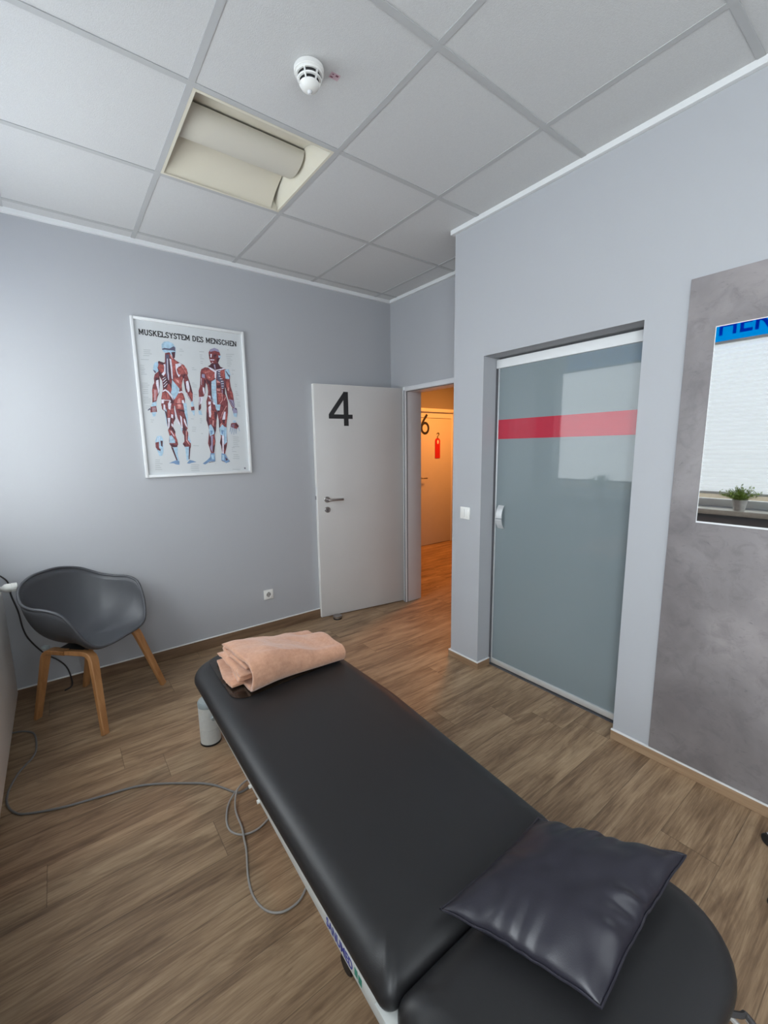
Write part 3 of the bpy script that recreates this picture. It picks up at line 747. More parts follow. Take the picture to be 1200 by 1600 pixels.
for a in ((LX0 + 0.0125, lx0 + g, LY0 + 0.0125, LY1 - 0.0125), (lx1 - g, LX1 - 0.0125, LY0 + 0.0125, LY1 - 0.0125), (lx0 + g, lx1 - g, LY0 + 0.0125, ly0 + g), (lx0 + g, lx1 - g, ly1 - g, LY1 - 0.0125)): box(b, a[0], a[1], a[2], a[3], ZC - 0.004, ZC - 0.0012)
mk('flange', b, 'cream', root, 0)
def strip(name, prof, x0, x1, m, ends=False):
    b = bmesh.new(); A = [b.verts.new((x0, y, z)) for y, z in prof]; B = [b.verts.new((x1, y, z)) for y, z in prof]
    for i in range(len(prof) - 1): b.faces.new((A[i], A[i + 1], B[i + 1], B[i]))
    if ends: b.faces.new(A); b.faces.new(B[::-1])
    return mk(name, b, m, root, 0.9)
cv = lambda y0, y1, h: [(y0 + (y1 - y0) * t, ZC + h * math.sin(t * PI / 2) ** 0.8) for t in [k / 12 for k in range(13)]]
strip('reflector', cv(ly0 + 0.004, ym - 0.05, 0.10), lx0 + 0.004, lx1 - 0.045, 'cream')
strip('reflector', cv(ly1 - 0.004, ym + 0.05, 0.10), lx0 + 0.004, lx1 - 0.045, 'cream')
strip('lamp_shield', [(ym - 0.100 * math.cos(t), ZC + 0.088 - 0.058 * math.sin(t)) for t in [PI * k / 20 for k in range(21)]], lx0 + 0.002, lx1 - 0.040, 'creamdark', True)
b = bmesh.new(); q = [b.verts.new(p) for p in ((lx1 - 0.002, ly0, ZC), (lx1 - 0.002, ly1, ZC), (lx1 - 0.050, ly1, ZC + 0.12), (lx1 - 0.050, ly0, ZC + 0.12))]; b.faces.new(q); mk('end_reflector', b, 'cream', root, 0)

# ------------------------------------------------------------------ anatomy poster
PX0, PX1, PZ0, PZ1 = 0.4808, 1.2102, 1.3103, 2.3315
root = thing('framed_poster', ((PX0 + PX1) / 2, YB, PZ0), 'white framed anatomy poster showing two muscle figures', 'poster')
b = bmesh.new(); fw = 0.018
for a in ((PX0, PX0 + fw, PZ0, PZ1), (PX1 - fw, PX1, PZ0, PZ1), (PX0 + fw, PX1 - fw, PZ0, PZ0 + fw), (PX0 + fw, PX1 - fw, PZ1 - fw, PZ1)): box(b, a[0], a[1], YB - 0.024, YB - 0.001, a[2], a[3], bev=0.003)
mk('poster_frame', b, 'trim', root, 0.5)
b = bmesh.new(); box(b, PX0 + 0.015, PX1 - 0.015, YB - 0.010, YB - 0.002, PZ0 + 0.015, PZ1 - 0.015)
mk('poster_sheet', b, 'paper', root, 0)
PDATA = """
B 172,846 172,869 189,888 217,894 244,883 257,861 257,832 248,793 236,786 210,809 191,819 180,824 174,834
K 172,841 188,849 219,848 246,866 256,859 254,835 243,839 218,838 190,838 176,835
D 228,825 254,832 248,793 237,785
R 189,816 217,825 236,792 252,776 280,761 302,751 318,726 323,699 317,680 303,682 292,666 283,641 277,617 277,584 281,563 290,527 286,480 136,474 140,519 148,555 156,582 157,608 156,638 148,652 139,672 138,695 135,718 134,741 147,762 171,753 183,757
D 147,762 171,756 182,751 176,739 138,753
M 142,740 173,739 173,715 141,724
M 143,718 170,712 171,689 147,698
D 135,718 147,695 164,668 157,650 141,666 137,695
B 113,733 124,751 141,756 142,736 135,718 139,698 121,682 107,698
K 106,703 122,696 124,682 116,684
L 173,744 185,746 181,687 167,668 156,679 172,698 177,727
K 193,808 213,810 208,730 201,641 188,652 183,699
L 198,782 194,700 198,700 203,783
L 193,699 195,644 198,644 199,700
D 208,789 214,784 216,657 210,645 202,700
L 213,784 224,782 226,732 223,649 216,657 216,716
M 227,782 249,773 268,760 247,752 243,704 228,664 225,702 227,747
P 216,813 227,808 236,783 225,788
L 247,752 277,761 294,750 266,736 253,720 257,696 265,682 274,689 263,667 253,687 247,719
M 260,729 284,737 304,697 279,686 262,691
M 279,749 297,754 318,726 318,692 304,697
P 285,744 312,696 314,697 289,746
D 288,678 303,691 311,680 292,660
M 231,664 260,661 287,675 278,635 272,595 255,597 234,626 227,649
P 239,656 259,646 264,622 246,636
D 160,662 181,669 200,632 182,592 159,585 160,623
L 161,646 179,662 178,664 158,650
L 162,629 183,650 181,653 159,633
L 164,612 186,636 184,638 161,615
L 166,595 187,620 185,622 163,599
M 194,623 212,606 213,583 206,567 189,575 179,589
D 190,646 213,612 210,585 199,617
B 219,648 229,634 244,615 260,592 255,570 232,533 219,517 214,532 203,564 210,582 213,615
L 151,571 170,584 189,572 210,546 214,512 203,534 183,563 170,574 155,564
L 251,570 276,579 282,561 270,568 254,561
M 229,529 254,561 272,565 284,532 265,513 271,480 215,477 221,511
P 242,521 258,531 258,495 236,484
L 268,516 280,520 289,480 271,480
M 148,552 172,571 192,542 196,522 159,517 143,525
D 169,568 172,523 175,524 174,569
L 141,516 159,517 155,499 150,474 138,474
L 158,508 195,511 196,514 159,514
L 189,509 201,513 187,476 175,475
D 195,543 215,511 210,486 199,492
R 115,675 138,695 143,651 139,607 132,563 118,529 106,488 84,487 89,545 89,569 97,604 107,620 107,649
D 116,655 140,654 139,607 130,554 118,529 128,577 130,636 114,635
L 119,635 134,642 133,607 133,572 123,547 123,580 117,612
M 94,581 117,582 120,547 108,505 91,505 89,545
L 103,576 97,505 99,505 106,576
L 112,576 104,508 106,508 115,576
B 85,492 109,502 108,473 75,471
R 299,679 318,686 326,657 336,612 344,569 340,523 337,486 330,504 314,534 302,564 300,612 291,648
D 320,681 326,657 336,612 344,569 340,560 326,611
D 291,654 303,619 302,564 296,588
L 305,643 321,650 326,608 324,580 314,571 305,601
M 327,575 341,566 337,523 321,550
L 301,569 332,504 334,505 304,571
B 327,504 341,517 343,483 328,482
R 137,490 217,494 216,455 217,391 203,366 198,335 210,305 207,280 217,249 220,218 209,200 177,200 165,222 164,243 170,280 164,314 168,329 160,371 155,437 139,452
B 153,482 167,444 166,371 165,329 159,359 154,425
L 168,396 185,396 181,347 166,320 169,365
L 193,421 205,418 203,393 191,399
L 191,363 199,351 197,332 187,347
L 151,485 161,480 158,446 147,449
L 179,492 200,493 190,448 179,456
M 173,447 188,448 180,402 169,402
M 195,457 211,458 208,421 194,424
D 185,396 192,393 187,347 173,323
D 208,418 217,391 203,366
D 155,443 166,438 169,371 164,335 161,392
D 169,323 198,335 209,299 194,299 185,323
M 167,317 190,314 210,274 215,234 204,240 195,274 183,298 173,286
L 179,309 198,272 201,273 183,312
B 170,277 184,280 202,249 203,228 165,228
D 171,222 217,218 214,203 180,200
R 191,225 219,224 216,212 193,212
B 186,200 215,200 211,146 219,105 217,80 194,84 180,97 202,115 196,150
D 173,202 186,197 208,109 199,112
S 151,92 178,104 202,112 219,102 217,79 194,83 180,91
R 220,494 275,497 279,436 288,393 292,330 284,315 292,299 289,255 304,224 303,205 294,176 263,199 250,221 263,240 264,280 256,296 253,330 244,367 232,394 224,440
M 225,485 266,490 275,457 254,450 234,458
P 237,489 257,490 261,466 243,462
D 231,458 278,451 282,436 253,444
B 278,497 296,498 298,405 292,337 286,374 280,442
L 270,395 278,389 292,330 281,343 271,371
L 248,416 259,404 259,330 252,324 250,364
L 214,464 221,440 226,394 241,364 245,342 219,385
D 279,436 288,393 291,343 285,365 277,411
D 264,361 274,336 284,315 260,311
B 244,336 258,324 253,299
P 277,312 274,249 278,249 283,312
P 273,247 293,213 296,215 279,251
D 269,312 277,312 270,249 266,237
D 250,224 271,224 263,199
B 291,284 305,239 301,227 285,249
B 263,202 293,202 279,107 267,107 265,155
D 289,202 300,205 286,116 280,113
S 266,88 286,110 304,106 331,95 299,90 281,84
B 82,488 106,489 105,471 77,467
R 71,464 105,471 107,433 68,428 67,449
L 84,461 82,429 84,429 88,462
L 95,462 93,432 95,432 99,462
B 74,429 104,433 93,403 79,402
K 50,442 71,461 73,449 55,440
B 329,499 342,500 343,478 328,478
R 324,474 346,478 347,453 325,450
B 319,446 347,453 344,416 338,416 331,440
B 79,244 93,274 118,277 128,256 123,170 112,143 95,143 87,174 78,201
R 79,232 101,237 98,201 107,177 88,183 78,201
D 111,244 125,243 120,201 112,210
D 88,192 108,189 104,174
L 93,262 94,237 96,238 96,262
L 106,268 104,237 106,237 109,268
R 472,851 484,873 513,887 541,880 553,847 550,822 535,802 531,782 492,779 480,784 473,814
W 479,868 513,888 541,880 549,861 515,868 485,857
B 538,839 558,838 549,818 540,821
L 484,843 494,844 489,819 483,821
L 479,807 509,808 507,802 481,800
D 504,837 526,847 526,832 505,826
D 473,837 484,839 482,827 473,826
L 488,789 499,790 496,784
D 527,819 550,825 532,786 522,794
D 483,778 534,786 548,762 574,755 521,741 505,739 459,757 476,768
W 501,773 511,774 513,743 506,746
R 414,734 440,749 471,749 508,737 580,749 606,745 613,708 608,675 583,648 570,615 565,589 573,561 583,519 580,470 430,464 431,518 443,553 449,588 446,629 438,644 403,678 406,712
M 419,723 464,736 498,736 506,705 500,677 467,662 450,676 439,703
P 457,690 474,682 465,674
P 437,710 472,723 472,725 437,714
D 440,675 458,661 477,656 450,638
L 462,749 477,751 508,733 567,755 580,751 517,725 510,677 501,683 504,721 476,737
K 517,731 540,740 543,683 567,663 564,615 544,607 540,645 516,678
M 546,734 576,743 572,685 550,690
L 529,726 545,726 546,729 531,732
L 528,711 544,710 545,713 529,716
L 530,695 546,693 547,696 532,701
L 537,677 555,679 556,683 538,682
L 544,658 561,662 561,666 544,664
L 545,642 563,646 563,650 545,648
L 545,626 561,629 562,632 545,632
L 545,611 559,613 559,616 546,616
B 576,743 606,752 615,714 603,681 578,683
K 578,740 586,737 604,713 610,711 610,682 597,706
B 477,656 510,677 506,579 504,467 490,492 472,552 473,609
L 476,632 507,632 507,634 477,636
W 475,598 507,597 508,599 476,601
D 454,648 473,649 469,555 457,570 467,608
P 512,668 541,654 514,648
D 513,632 539,635 534,616 512,614
P 511,608 537,610 533,594 513,592
M 515,573 541,575 538,530 517,510
P 512,577 544,577 545,580 513,582
P 542,578 543,530 546,530 548,579
P 542,532 521,503 524,501 547,529
W 544,603 546,578 550,579 550,604
D 554,611 570,612 567,567 554,572
P 560,530 574,560 572,561 555,532
L 444,557 460,558 490,502 501,467 489,483 472,514 453,548
L 445,516 463,517 456,465 441,465
K 459,545 468,545 481,508 472,514
R 404,684 435,693 430,618 428,575 404,523 392,494 390,463 374,462 383,541 384,587 395,616
W 414,701 433,702 434,674 413,679
D 427,668 441,659 430,606 428,571 424,605
L 414,614 424,609 425,574 418,561 412,592
L 384,544 415,549 396,501 379,488
D 389,541 380,478 383,478 393,541
L 407,672 406,626 408,626 411,673
R 575,679 608,682 611,631 624,580 628,534 632,489 617,471 605,494 585,545 579,600 571,628
M 577,663 600,665 604,617 584,616
D 574,682 578,628 582,597 585,545 578,583 571,628
P 591,626 601,617 596,597 586,603
M 602,598 619,592 623,554 606,553
W 591,539 628,534 632,489 618,482 606,504
D 599,532 623,488 626,489 603,534
D 620,534 628,498 630,499 623,535
R 433,495 503,498 509,450 502,434 492,389 483,317 471,285 474,239 469,213 458,154 438,148 428,191 420,223 428,272 435,317 431,346 421,387 425,432
R 500,450 523,499 582,502 578,443 562,364 558,298 560,239 550,193 533,140 517,147 511,206 504,226 516,272 506,318 508,389
L 442,477 461,496 460,433 451,404 442,413
P 465,388 474,385 469,346 460,356
D 480,449 502,441 492,389 483,401
D 427,448 437,432 437,391 440,343 431,352 423,390
M 458,458 480,449 477,401 460,391
B 490,498 529,499 520,457 503,449 494,469
D 500,457 520,457 509,441
L 552,452 562,449 554,394 534,393 539,416
P 519,363 530,370 524,344 513,341
P 569,493 540,446 543,444 574,490
P 539,446 521,403 523,402 544,444
D 534,390 554,394 546,364 536,370
M 560,430 576,443 563,371 552,358
D 508,396 516,389 517,337 507,327
B 437,349 451,359 465,330 477,324 468,291 438,275 434,304
S 444,317 460,314 455,285 445,288
D 462,337 483,343 482,317 472,291 469,317
B 507,331 532,360 544,344 560,338 557,292 556,232 535,213 526,279 513,285
S 519,318 539,318 533,288 521,292
S 544,325 537,219 540,219 548,325
W 443,275 458,278 453,220 446,161 436,181 432,197 443,217
L 523,279 538,279 531,213 526,143 517,153 521,213
D 431,272 444,265 440,214 430,197
M 458,256 471,246 468,220 455,207
D 507,239 520,259 518,186 511,206
D 534,209 551,209 540,176 533,186
D 452,200 469,213 458,161 451,164
S 432,155 461,154 462,95 424,96 388,75 372,82 403,104 427,126
B 435,145 457,145 455,108 438,109
D 418,87 460,94 460,96 417,91
S 510,153 537,146 554,109 570,92 538,79 526,93 506,97
B 513,140 529,140 527,103 513,103
D 509,97 528,87 530,89 511,100
D 535,123 554,106 540,96
D 376,483 388,481 383,452 374,455
B 370,449 389,453 396,421 374,424
W 614,477 641,481 648,455 640,412 617,431
K 610,474 617,477 614,454
K 624,481 643,478 647,462 637,468
B 615,441 645,442 640,412 620,418
R 596,368 634,376 653,349 634,326 591,342
D 627,369 646,356 649,339 632,349
S 590,339 580,306 583,305 594,338
S 602,332 591,292 594,292 606,332
S 615,332 608,286 610,285 619,332
S 629,332 625,292 628,292 633,332
S 645,342 654,312 657,313 649,343
S 604,362 596,339 598,338 608,361
S 614,362 609,332 612,332 618,362
B 611,392 635,387 630,372 610,372
K 672,42 683,41 682,31 672,31
T 61,823 102,826 102,823 61,820
T 61,811 100,814 100,811 61,808
T 61,800 109,803 109,800 61,797
T 57,787 93,790 93,787 57,784
T 41,762 87,765 87,762 41,759
T 33,726 57,726 57,723 33,723
T 32,714 56,714 56,711 32,711
T 30,702 61,703 61,700 30,699
T 36,694 54,694 54,691 36,691
T 35,682 56,683 56,680 35,679
T 34,670 67,672 67,669 34,667
T 33,614 67,615 67,612 33,611
T 30,602 77,604 77,601 30,599
T 31,590 67,591 67,588 31,587
T 37,575 66,575 66,572 37,572
T 36,562 64,563 64,560 36,559
T 33,550 65,551 65,548 33,547
T 35,526 64,526 64,523 35,523
T 36,514 79,515 79,512 36,511
T 31,502 75,502 75,499 31,499
T 34,490 70,490 70,487 34,487
T 42,470 75,469 75,466 42,467
T 40,457 72,457 72,454 40,454
T 63,382 84,381 84,378 63,379
T 63,369 77,368 77,365 63,366
T 68,120 97,117 97,114 68,117
T 67,107 94,105 94,102 67,104
T 65,95 110,91 110,88 65,92
T 65,82 93,79 93,76 65,79
T 64,69 99,66 99,63 64,66
T 62,56 105,53 105,50 62,53
T 282,853 299,853 299,850 282,850
T 278,840 308,842 308,839 278,837
T 283,816 291,815 291,812 283,813
T 351,739 368,739 368,736 351,736
T 352,727 380,728 380,725 352,724
T 344,637 360,637 360,634 344,634
T 346,625 374,625 374,622 346,622
T 344,612 373,612 373,609 344,609
T 348,560 372,560 372,557 348,557
T 348,548 357,546 357,543 348,545
T 317,395 336,394 336,391 317,392
T 320,338 347,337 347,334 320,335
T 320,325 346,324 346,321 320,322
T 317,312 342,310 342,307 317,309
T 409,851 441,853 441,850 409,848
T 409,830 428,830 428,827 409,827
T 409,817 425,817 425,814 409,814
T 411,805 437,806 437,803 411,802
T 412,788 428,788 428,785 412,785
T 412,775 426,775 426,772 412,772
T 377,396 391,395 391,392 377,393
T 378,383 393,382 393,379 378,380
T 375,370 387,368 387,365 375,367
T 376,295 390,293 390,290 376,292
T 603,886 613,885 613,882 603,883
T 594,854 651,859 651,856 594,851
T 592,841 636,844 636,841 592,838
T 594,828 625,830 625,827 594,825
T 596,815 637,818 637,815 596,812
T 595,802 627,803 627,800 595,799
T 594,789 629,790 629,787 594,786
T 594,775 619,776 619,773 594,772
T 625,747 651,748 651,745 625,744
T 627,734 629,732 629,729 627,731
T 624,720 640,720 640,717 624,717
T 644,650 657,649 657,646 644,647
T 642,636 656,636 656,633 642,633
T 644,600 657,599 657,596 644,597
T 643,587 661,586 661,583 643,584
T 645,573 668,573 668,570 645,570
T 643,559 650,558 650,555 643,556
T 640,546 662,545 662,542 640,543
T 651,523 674,522 674,519 651,520
T 647,509 669,508 669,505 647,506
T 649,496 676,495 676,492 649,493
T 602,271 645,269 645,266 602,268
T 604,257 642,255 642,252 604,254
T 603,243 647,241 647,238 603,240
T 599,229 635,227 635,224 599,226
T 602,215 638,213 638,210 602,212
T 597,201 645,199 645,196 597,198
T 589,194 609,192 609,189 589,191
T 589,180 593,178 593,175 589,177
T 589,166 620,163 620,160 589,163
T 596,142 634,139 634,136 596,139
T 595,128 640,125 640,122 595,125
T 590,114 640,111 640,108 590,111
T 293,78 347,74 347,71 293,75
T 290,64 343,60 343,57 290,61
T 289,51 342,47 342,44 289,48
T 290,37 347,33 347,30 290,34
T 317,211 356,208 356,205 317,208
T 461,81 466,79 466,76 461,78
T 582,34 638,29 638,26 582,31"""
KEY = 'RMDPBSKLWT'; PM = ['pred', 'pmid', 'pdark', 'ppink', 'pblue', 'psteel', 'pgrey', 'ppale', 'plilac', 'ptext']
b = bmesh.new(); bt = bmesh.new()
for i, ln in enumerate(PDATA.strip().split('\n')):
    c, *ps = ln.split(' '); bb = bt if c == 'T' else b; y = YB - 0.0102 - i * 0.00001
    q = [tuple(int(v) for v in s.split(',')) for s in ps]
    vs = [bb.verts.new((PX0 + min(max(a, 20), 710) / 1000, y, PZ0 + d / 1000)) for a, d in q]
    try: f = bb.faces.new(vs); f.material_index = 0 if c == 'T' else KEY.index(c)
    except ValueError: pass
def printed(name, bm, mats):
    me = bpy.data.meshes.new(name); bm.to_mesh(me); bm.free(); return new_obj(name, me, root, mats)
printed('printed_figures', b, PM[:9]); tag(printed('printed_captions', bt, ['ptext']), kind='stuff')
# slab-serif title, drawn stroke by stroke in a unit box
SL = {'M': (1.15, [[(.2, 0), (.2, 1)], [(.95, 0), (.95, 1)], [(.2, 1), (.575, .25), (.95, 1)]], [(.04, .36, 0), (.79, 1.11, 0), (.04, .25, 1), (.9, 1.11, 1)]),
      'U': (1.0, [[(.2, 1), (.2, .3), (.3, .1), (.5, .04), (.7, .1), (.8, .3), (.8, 1)]], [(.04, .36, 1), (.64, .96, 1)]),
      'S': (.82, [[(.72, .78), (.6, .93), (.41, .97), (.2, .88), (.16, .7), (.3, .56), (.56, .45), (.68, .28), (.6, .1), (.4, .03), (.2, .08), (.1, .24)]], []),
      'K': (1.0, [[(.2, 0), (.2, 1)], [(.22, .42), (.78, 1)], [(.42, .6), (.84, 0)]], [(.04, .36, 0), (.04, .36, 1), (.62, .94, 1), (.66, .98, 0)]),
      'E': (.9, [[(.2, 0), (.2, 1)], [(.2, .96), (.8, .96), (.8, .76)], [(.2, .52), (.6, .52)], [(.2, .04), (.82, .04), (.82, .26)]], [(.04, .3, 0), (.04, .3, 1)]),
      'L': (.85, [[(.2, 0), (.2, 1)], [(.2, .04), (.78, .04), (.78, .28)]], [(.04, .36, 0), (.04, .36, 1)]),
      'Y': (.98, [[(.16, 1), (.49, .48), (.82, 1)], [(.49, .5), (.49, 0)]], [(.33, .65, 0), (.02, .32, 1), (.66, .96, 1)]),
      'T': (.9, [[(.1, .74), (.1, .96), (.8, .96), (.8, .74)], [(.45, .96), (.45, 0)]], [(.28, .62, 0)]),
      'D': (1.0, [[(.2, 0), (.2, 1)], [(.2, .96), (.52, .96), (.76, .8), (.84, .5), (.76, .2), (.52, .04), (.2, .04)]], [(.04, .3, 0), (.04, .3, 1)]),
      'N': (1.05, [[(.2, 0), (.2, 1)], [(.2, 1), (.84, 0)], [(.84, 0), (.84, 1)]], [(.04, .36, 0), (.04, .26, 1), (.68, 1.0, 1)]),
      'C': (.95, [[(.84, .72), (.72, .9), (.5, .97), (.26, .86), (.15, .5), (.26, .14), (.5, .03), (.72, .1), (.86, .3)]], []),
      'H': (1.05, [[(.2, 0), (.2, 1)], [(.84, 0), (.84, 1)], [(.2, .5), (.84, .5)]], [(.04, .36, 0), (.04, .36, 1), (.68, 1.0, 0), (.68, 1.0, 1)]), ' ': (.5, [], [])}
title = 'MUSKELSYSTEM DES MENSCHEN'; tw = sum(SL[c][0] for c in title); X, H = PX0 + 0.042, 0.034; k = 0.634 / tw
b = bmesh.new(); frt = ((0, YB - 0.0105, PZ0 + 0.915), (1, 0, 0), (0, 0, 1), (0, -1, 0))
for c in title:
    w, st, se = SL[c]
    for s in st: stroke_mesh(b, [(X + a * k, d * H) for a, d in s], 0.0060, 0.0005, frt)
    for x0, x1, y in se: yy = 0.0016 if y == 0 else H - 0.0016; stroke_mesh(b, [(X + x0 * k, yy), (X + x1 * k, yy)], 0.0034, 0.0005, frt)
    X += w * k
mk('title_lettering', b, 'black', root, 0)

# ------------------------------------------------------------------ radiator with thermostat valve, cord on the wall
root = thing('radiator', (-0.36, 1.5, 0.15), 'white flat panel radiator under the window by the chair', 'radiator')
b = bmesh.new(); box(b, -0.314, -0.300, 0.25, 2.975, 0.158, 0.752, bev=0.004); box(b, -0.425, -0.411, 0.25, 2.975, 0.158, 0.752, bev=0.004); mk('radiator_panel', b, 'radiator', root, 0.5)
b = bmesh.new(); box(b, -0.411, -0.314, 2.955, 2.968, 0.165, 0.748); box(b, -0.411, -0.314, 0.257, 0.27, 0.165, 0.748)
n = 60
for i in range(n): y = 0.28 + i * (2.94 - 0.28) / n; box(b, -0.411, -0.314, y, y + 0.012, 0.742, 0.748)
mk('radiator_grille', b, 'radiator', root, 0)
for y in (0.6, 2.6): b = bmesh.new(); box(b, -0.4995, -0.425, y - 0.02, y + 0.02, 0.2, 0.7); mk('wall_bracket', b, 'radiator', root, 0)
b = bmesh.new(); tube(b, smooth_path([(-0.36, 2.96, 0.70), (-0.36, 3.0, 0.70), (-0.355, 3.015, 0.74), (-0.325, 3.010, 0.758), (-0.298, 3.003, 0.761)], 5), 0.012, 12)
tube(b, [(-0.36, 3.012, 0.72), (-0.36, 3.012, 0.18), (-0.36, 3.012, 0.02)], 0.008, 10); mk('supply_pipe', b, 'radiator', root)
b = bmesh.new(); RX = Matrix.Rotation(PI / 2, 4, 'Y') @ Matrix.Identity(4)
lathe(b, [(0, 0), (0.014, 0), (0.016, 0.004), (0.022, 0.010), (0.0235, 0.02), (0.0235, 0.034), (0.0215, 0.037), (0.0215, 0.062), (0.019, 0.066), (0, 0.067)], (-0.300, 3.0, 0.760), 32, mat4=RX); th = mk('thermostat_head', b, 'whiteplastic', root)
b = bmesh.new()
for i in range(14):
    a = 2 * PI * i / 14; m = Matrix.Translation((-0.300, 3.0, 0.760)) @ RX @ Matrix.Rotation(a, 4, 'Z'); vs = box(b, 0.0205, 0.0238, -0.0018, 0.0018, 0.039, 0.063); xform(b, vs, m)
mk('grip_rib', b, 'whiteplastic', th, 0)

b = bmesh.new(); yw = YB - 0.006
tube(b, smooth_path([(-0.46, yw, 0.90), (-0.36, yw, 0.825), (-0.32, yw, 0.79), (-0.29, yw, 0.744), (-0.285, yw, 0.665), (-0.265, yw, 0.56), (-0.255, yw, 0.45), (-0.232, yw, 0.37), (-0.172, yw, 0.265), (-0.115, yw, 0.206), (-0.078, yw, 0.15), (-0.062, yw - 0.008, 0.09), (-0.06, yw - 0.016, 0.02), (-0.10, yw - 0.03, 0.005)], 6), 0.0042, 8)
tag(mk('lamp_cord', b, 'darkcable'), 'thin dark cord hanging down the wall behind the chair', 'cord')

# ------------------------------------------------------------------ armchair
ch = thing('armchair', (0.066, 2.872, 0), 'grey plastic shell armchair with oak legs in the corner', 'chair', rz=-3 * PI / 4)
half = [(0, .225, .447), (.11, .222, .448), (.185, .205, .462), (.232, .182, .512), (.260, .155, .590), (.282, .112, .668), (.295, .04, .698), (.291, -.05, .703), (.266, -.135, .722), (.200, -.208, .775), (.10, -.245, .806)]
rim = smooth_path(half + [(0, -.252, .812)] + [(-x, y, z) for x, y, z in half[:0:-1]], 6, closed=True)
b = bmesh.new(); NR = len(rim); NT_ = 16; c0 = Vector((0, -0.005, 0.432)); rows = []
for j in range(1, NT_ + 1):
    t = j / NT_; row = []
    for R in rim:
        h = max(0.0, min(1.0, (R.z - 0.45) / 0.36)); k = 0.93 - 0.06 * h
        P1 = Vector((R.x * k, R.y * k, 0.428 - 0.012 * (1 - h) + 0.01 * h)); row.append(b.verts.new(c0 * (1 - t) ** 2 + P1 * 2 * t * (1 - t) + R * t * t))
    rows.append(row)
cv0 = b.verts.new(c0)
for k in range(NR): b.faces.new((cv0, rows[0][k], rows[0][(k + 1) % NR]))
for A, B in zip(rows, rows[1:]):
    for k in range(NR): b.faces.new((A[k], B[k], B[(k + 1) % NR], A[(k + 1) % NR]))
sh = mk('seat_shell', b, 'shell', ch, 1.2, local=True)
md = sh.modifiers.new('s', 'SOLIDIFY'); md.thickness = 0.008; md.offset = 0; bake(sh)
b = bmesh.new(); tube(b, rim, 0.0078, 10, closed=True); mk('shell_rim', b, 'shell', sh, local=True)
def sweep_rect(b, path, n, sizes, ch_=0.3):
    n = Vector(n).normalized(); P = [Vector(p) for p in path]; rings = []
    for i, p in enumerate(P):
        t = (P[min(i + 1, len(P) - 1)] - P[max(i - 1, 0)]).normalized(); bi = t.cross(n).normalized(); w, h = sizes[i]
        c = min(w, h) * ch_
        prof = [(w - c, h), (w, h - c), (w, -h + c), (w - c, -h), (-w + c, -h), (-w, -h + c), (-w, h - c), (-w + c, h)]
        rings.append([b.verts.new(p + n * a + bi * d) for a, d in prof])
    for A, B in zip(rings, rings[1:]):
        for k in range(8): b.faces.new((A[k], A[(k + 1) % 8], B[(k + 1) % 8], B[k]))
    b.faces.new(rings[0]); b.faces.new(rings[-1][::-1])
for s in (1, -1):
    for q in (1, -1):
        foot = Vector((s * (.248 if q > 0 else .170), .245 if q > 0 else -.247, 0.0)); knee = Vector((s * (.165 if q > 0 else .158), .150 if q > 0 else -.140, .412)); mid = Vector((s * .165, 0.004 * q, .412))
        d1 = (knee - foot).normalized(); d2 = (mid - knee).normalized(); r = 0.045
        path = [foot, foot.lerp(knee, .35), foot.lerp(knee, .7), knee - d1 * r * 1.3] + [(knee - d1 * r) * (1 - t) ** 2 + knee * 2 * t * (1 - t) + (knee + d2 * r) * t * t for t in (0.15, .4, .65, .9)] + [knee + d2 * r * 1.4, mid]
        N = len(path); sizes = [(.0195 + .0065 * min(1, i / 3), .0105 + .0015 * min(1, i / 3)) for i in range(N)]
        nrm = (Vector((s, 0, 0)) - d1 * d1.x * s).normalized()
        b = bmesh.new(); sweep_rect(b, path, nrm, sizes); mk('leg', b, 'oak', ch, 0.5, local=True)
b = bmesh.new(); box(b, -.15, .15, -.07, .08, .404, .424, bev=.004); mk('seat_mount', b, 'blackrub', ch, 0.5, local=True)
for s in (1, -1): b = bmesh.new(); box(b, s * .165 - .012, s * .165 + .012, -.150, -.118, .423, .440, bev=.002); mk('spacer', b, 'greycap', ch, 0.5, local=True)

# ------------------------------------------------------------------ treatment table
tb = thing('treatment_table', (0.70, 1.1, 0), 'long black upholstered treatment table with a light grey metal frame', 'treatment table')
ZT = 0.500
b = bmesh.new(); pad(b, rounded([(0.380, 0.499, .028), (0.978, 0.499, .06), (1.034, 1.26, .9), (1.022, 2.055, .14), (0.404, 2.055, .15), (0.388, 1.2, .9)]), 0.436, ZT, 0.070, 0.050, 0.010); mk('main_pad', b, 'vinyl', tb, 0.9)
b = bmesh.new(); pad(b, rounded([(0.386, 0.501, .035), (0.404, 0.122, .15), (1.050, 0.122, .15), (1.054, 0.501, .10)]), 0.432, ZT - 0.001, 0.070, 0.050, 0.010); mk('head_pad', b, 'vinyl', tb, 0.9)
b = bmesh.new()
P = rounded([(0.468, 1.572, .06), (0.935, 1.60, .06), (0.935, 2.012, .07), (0.480, 2.012, .07)])
vs = [b.verts.new((x, y, ZT + 0.0022)) for x, y in P]; b.faces.new(vs); r = bmesh.ops.extrude_face_region(b, geom=b.faces[:])
for v in r['geom']:
    if isinstance(v, bmesh.types.BMVert): v.co.z += 0.0012
tag(mk('foot_film', b, 'film', tb, 0), 'glossy dark film under the blanket')
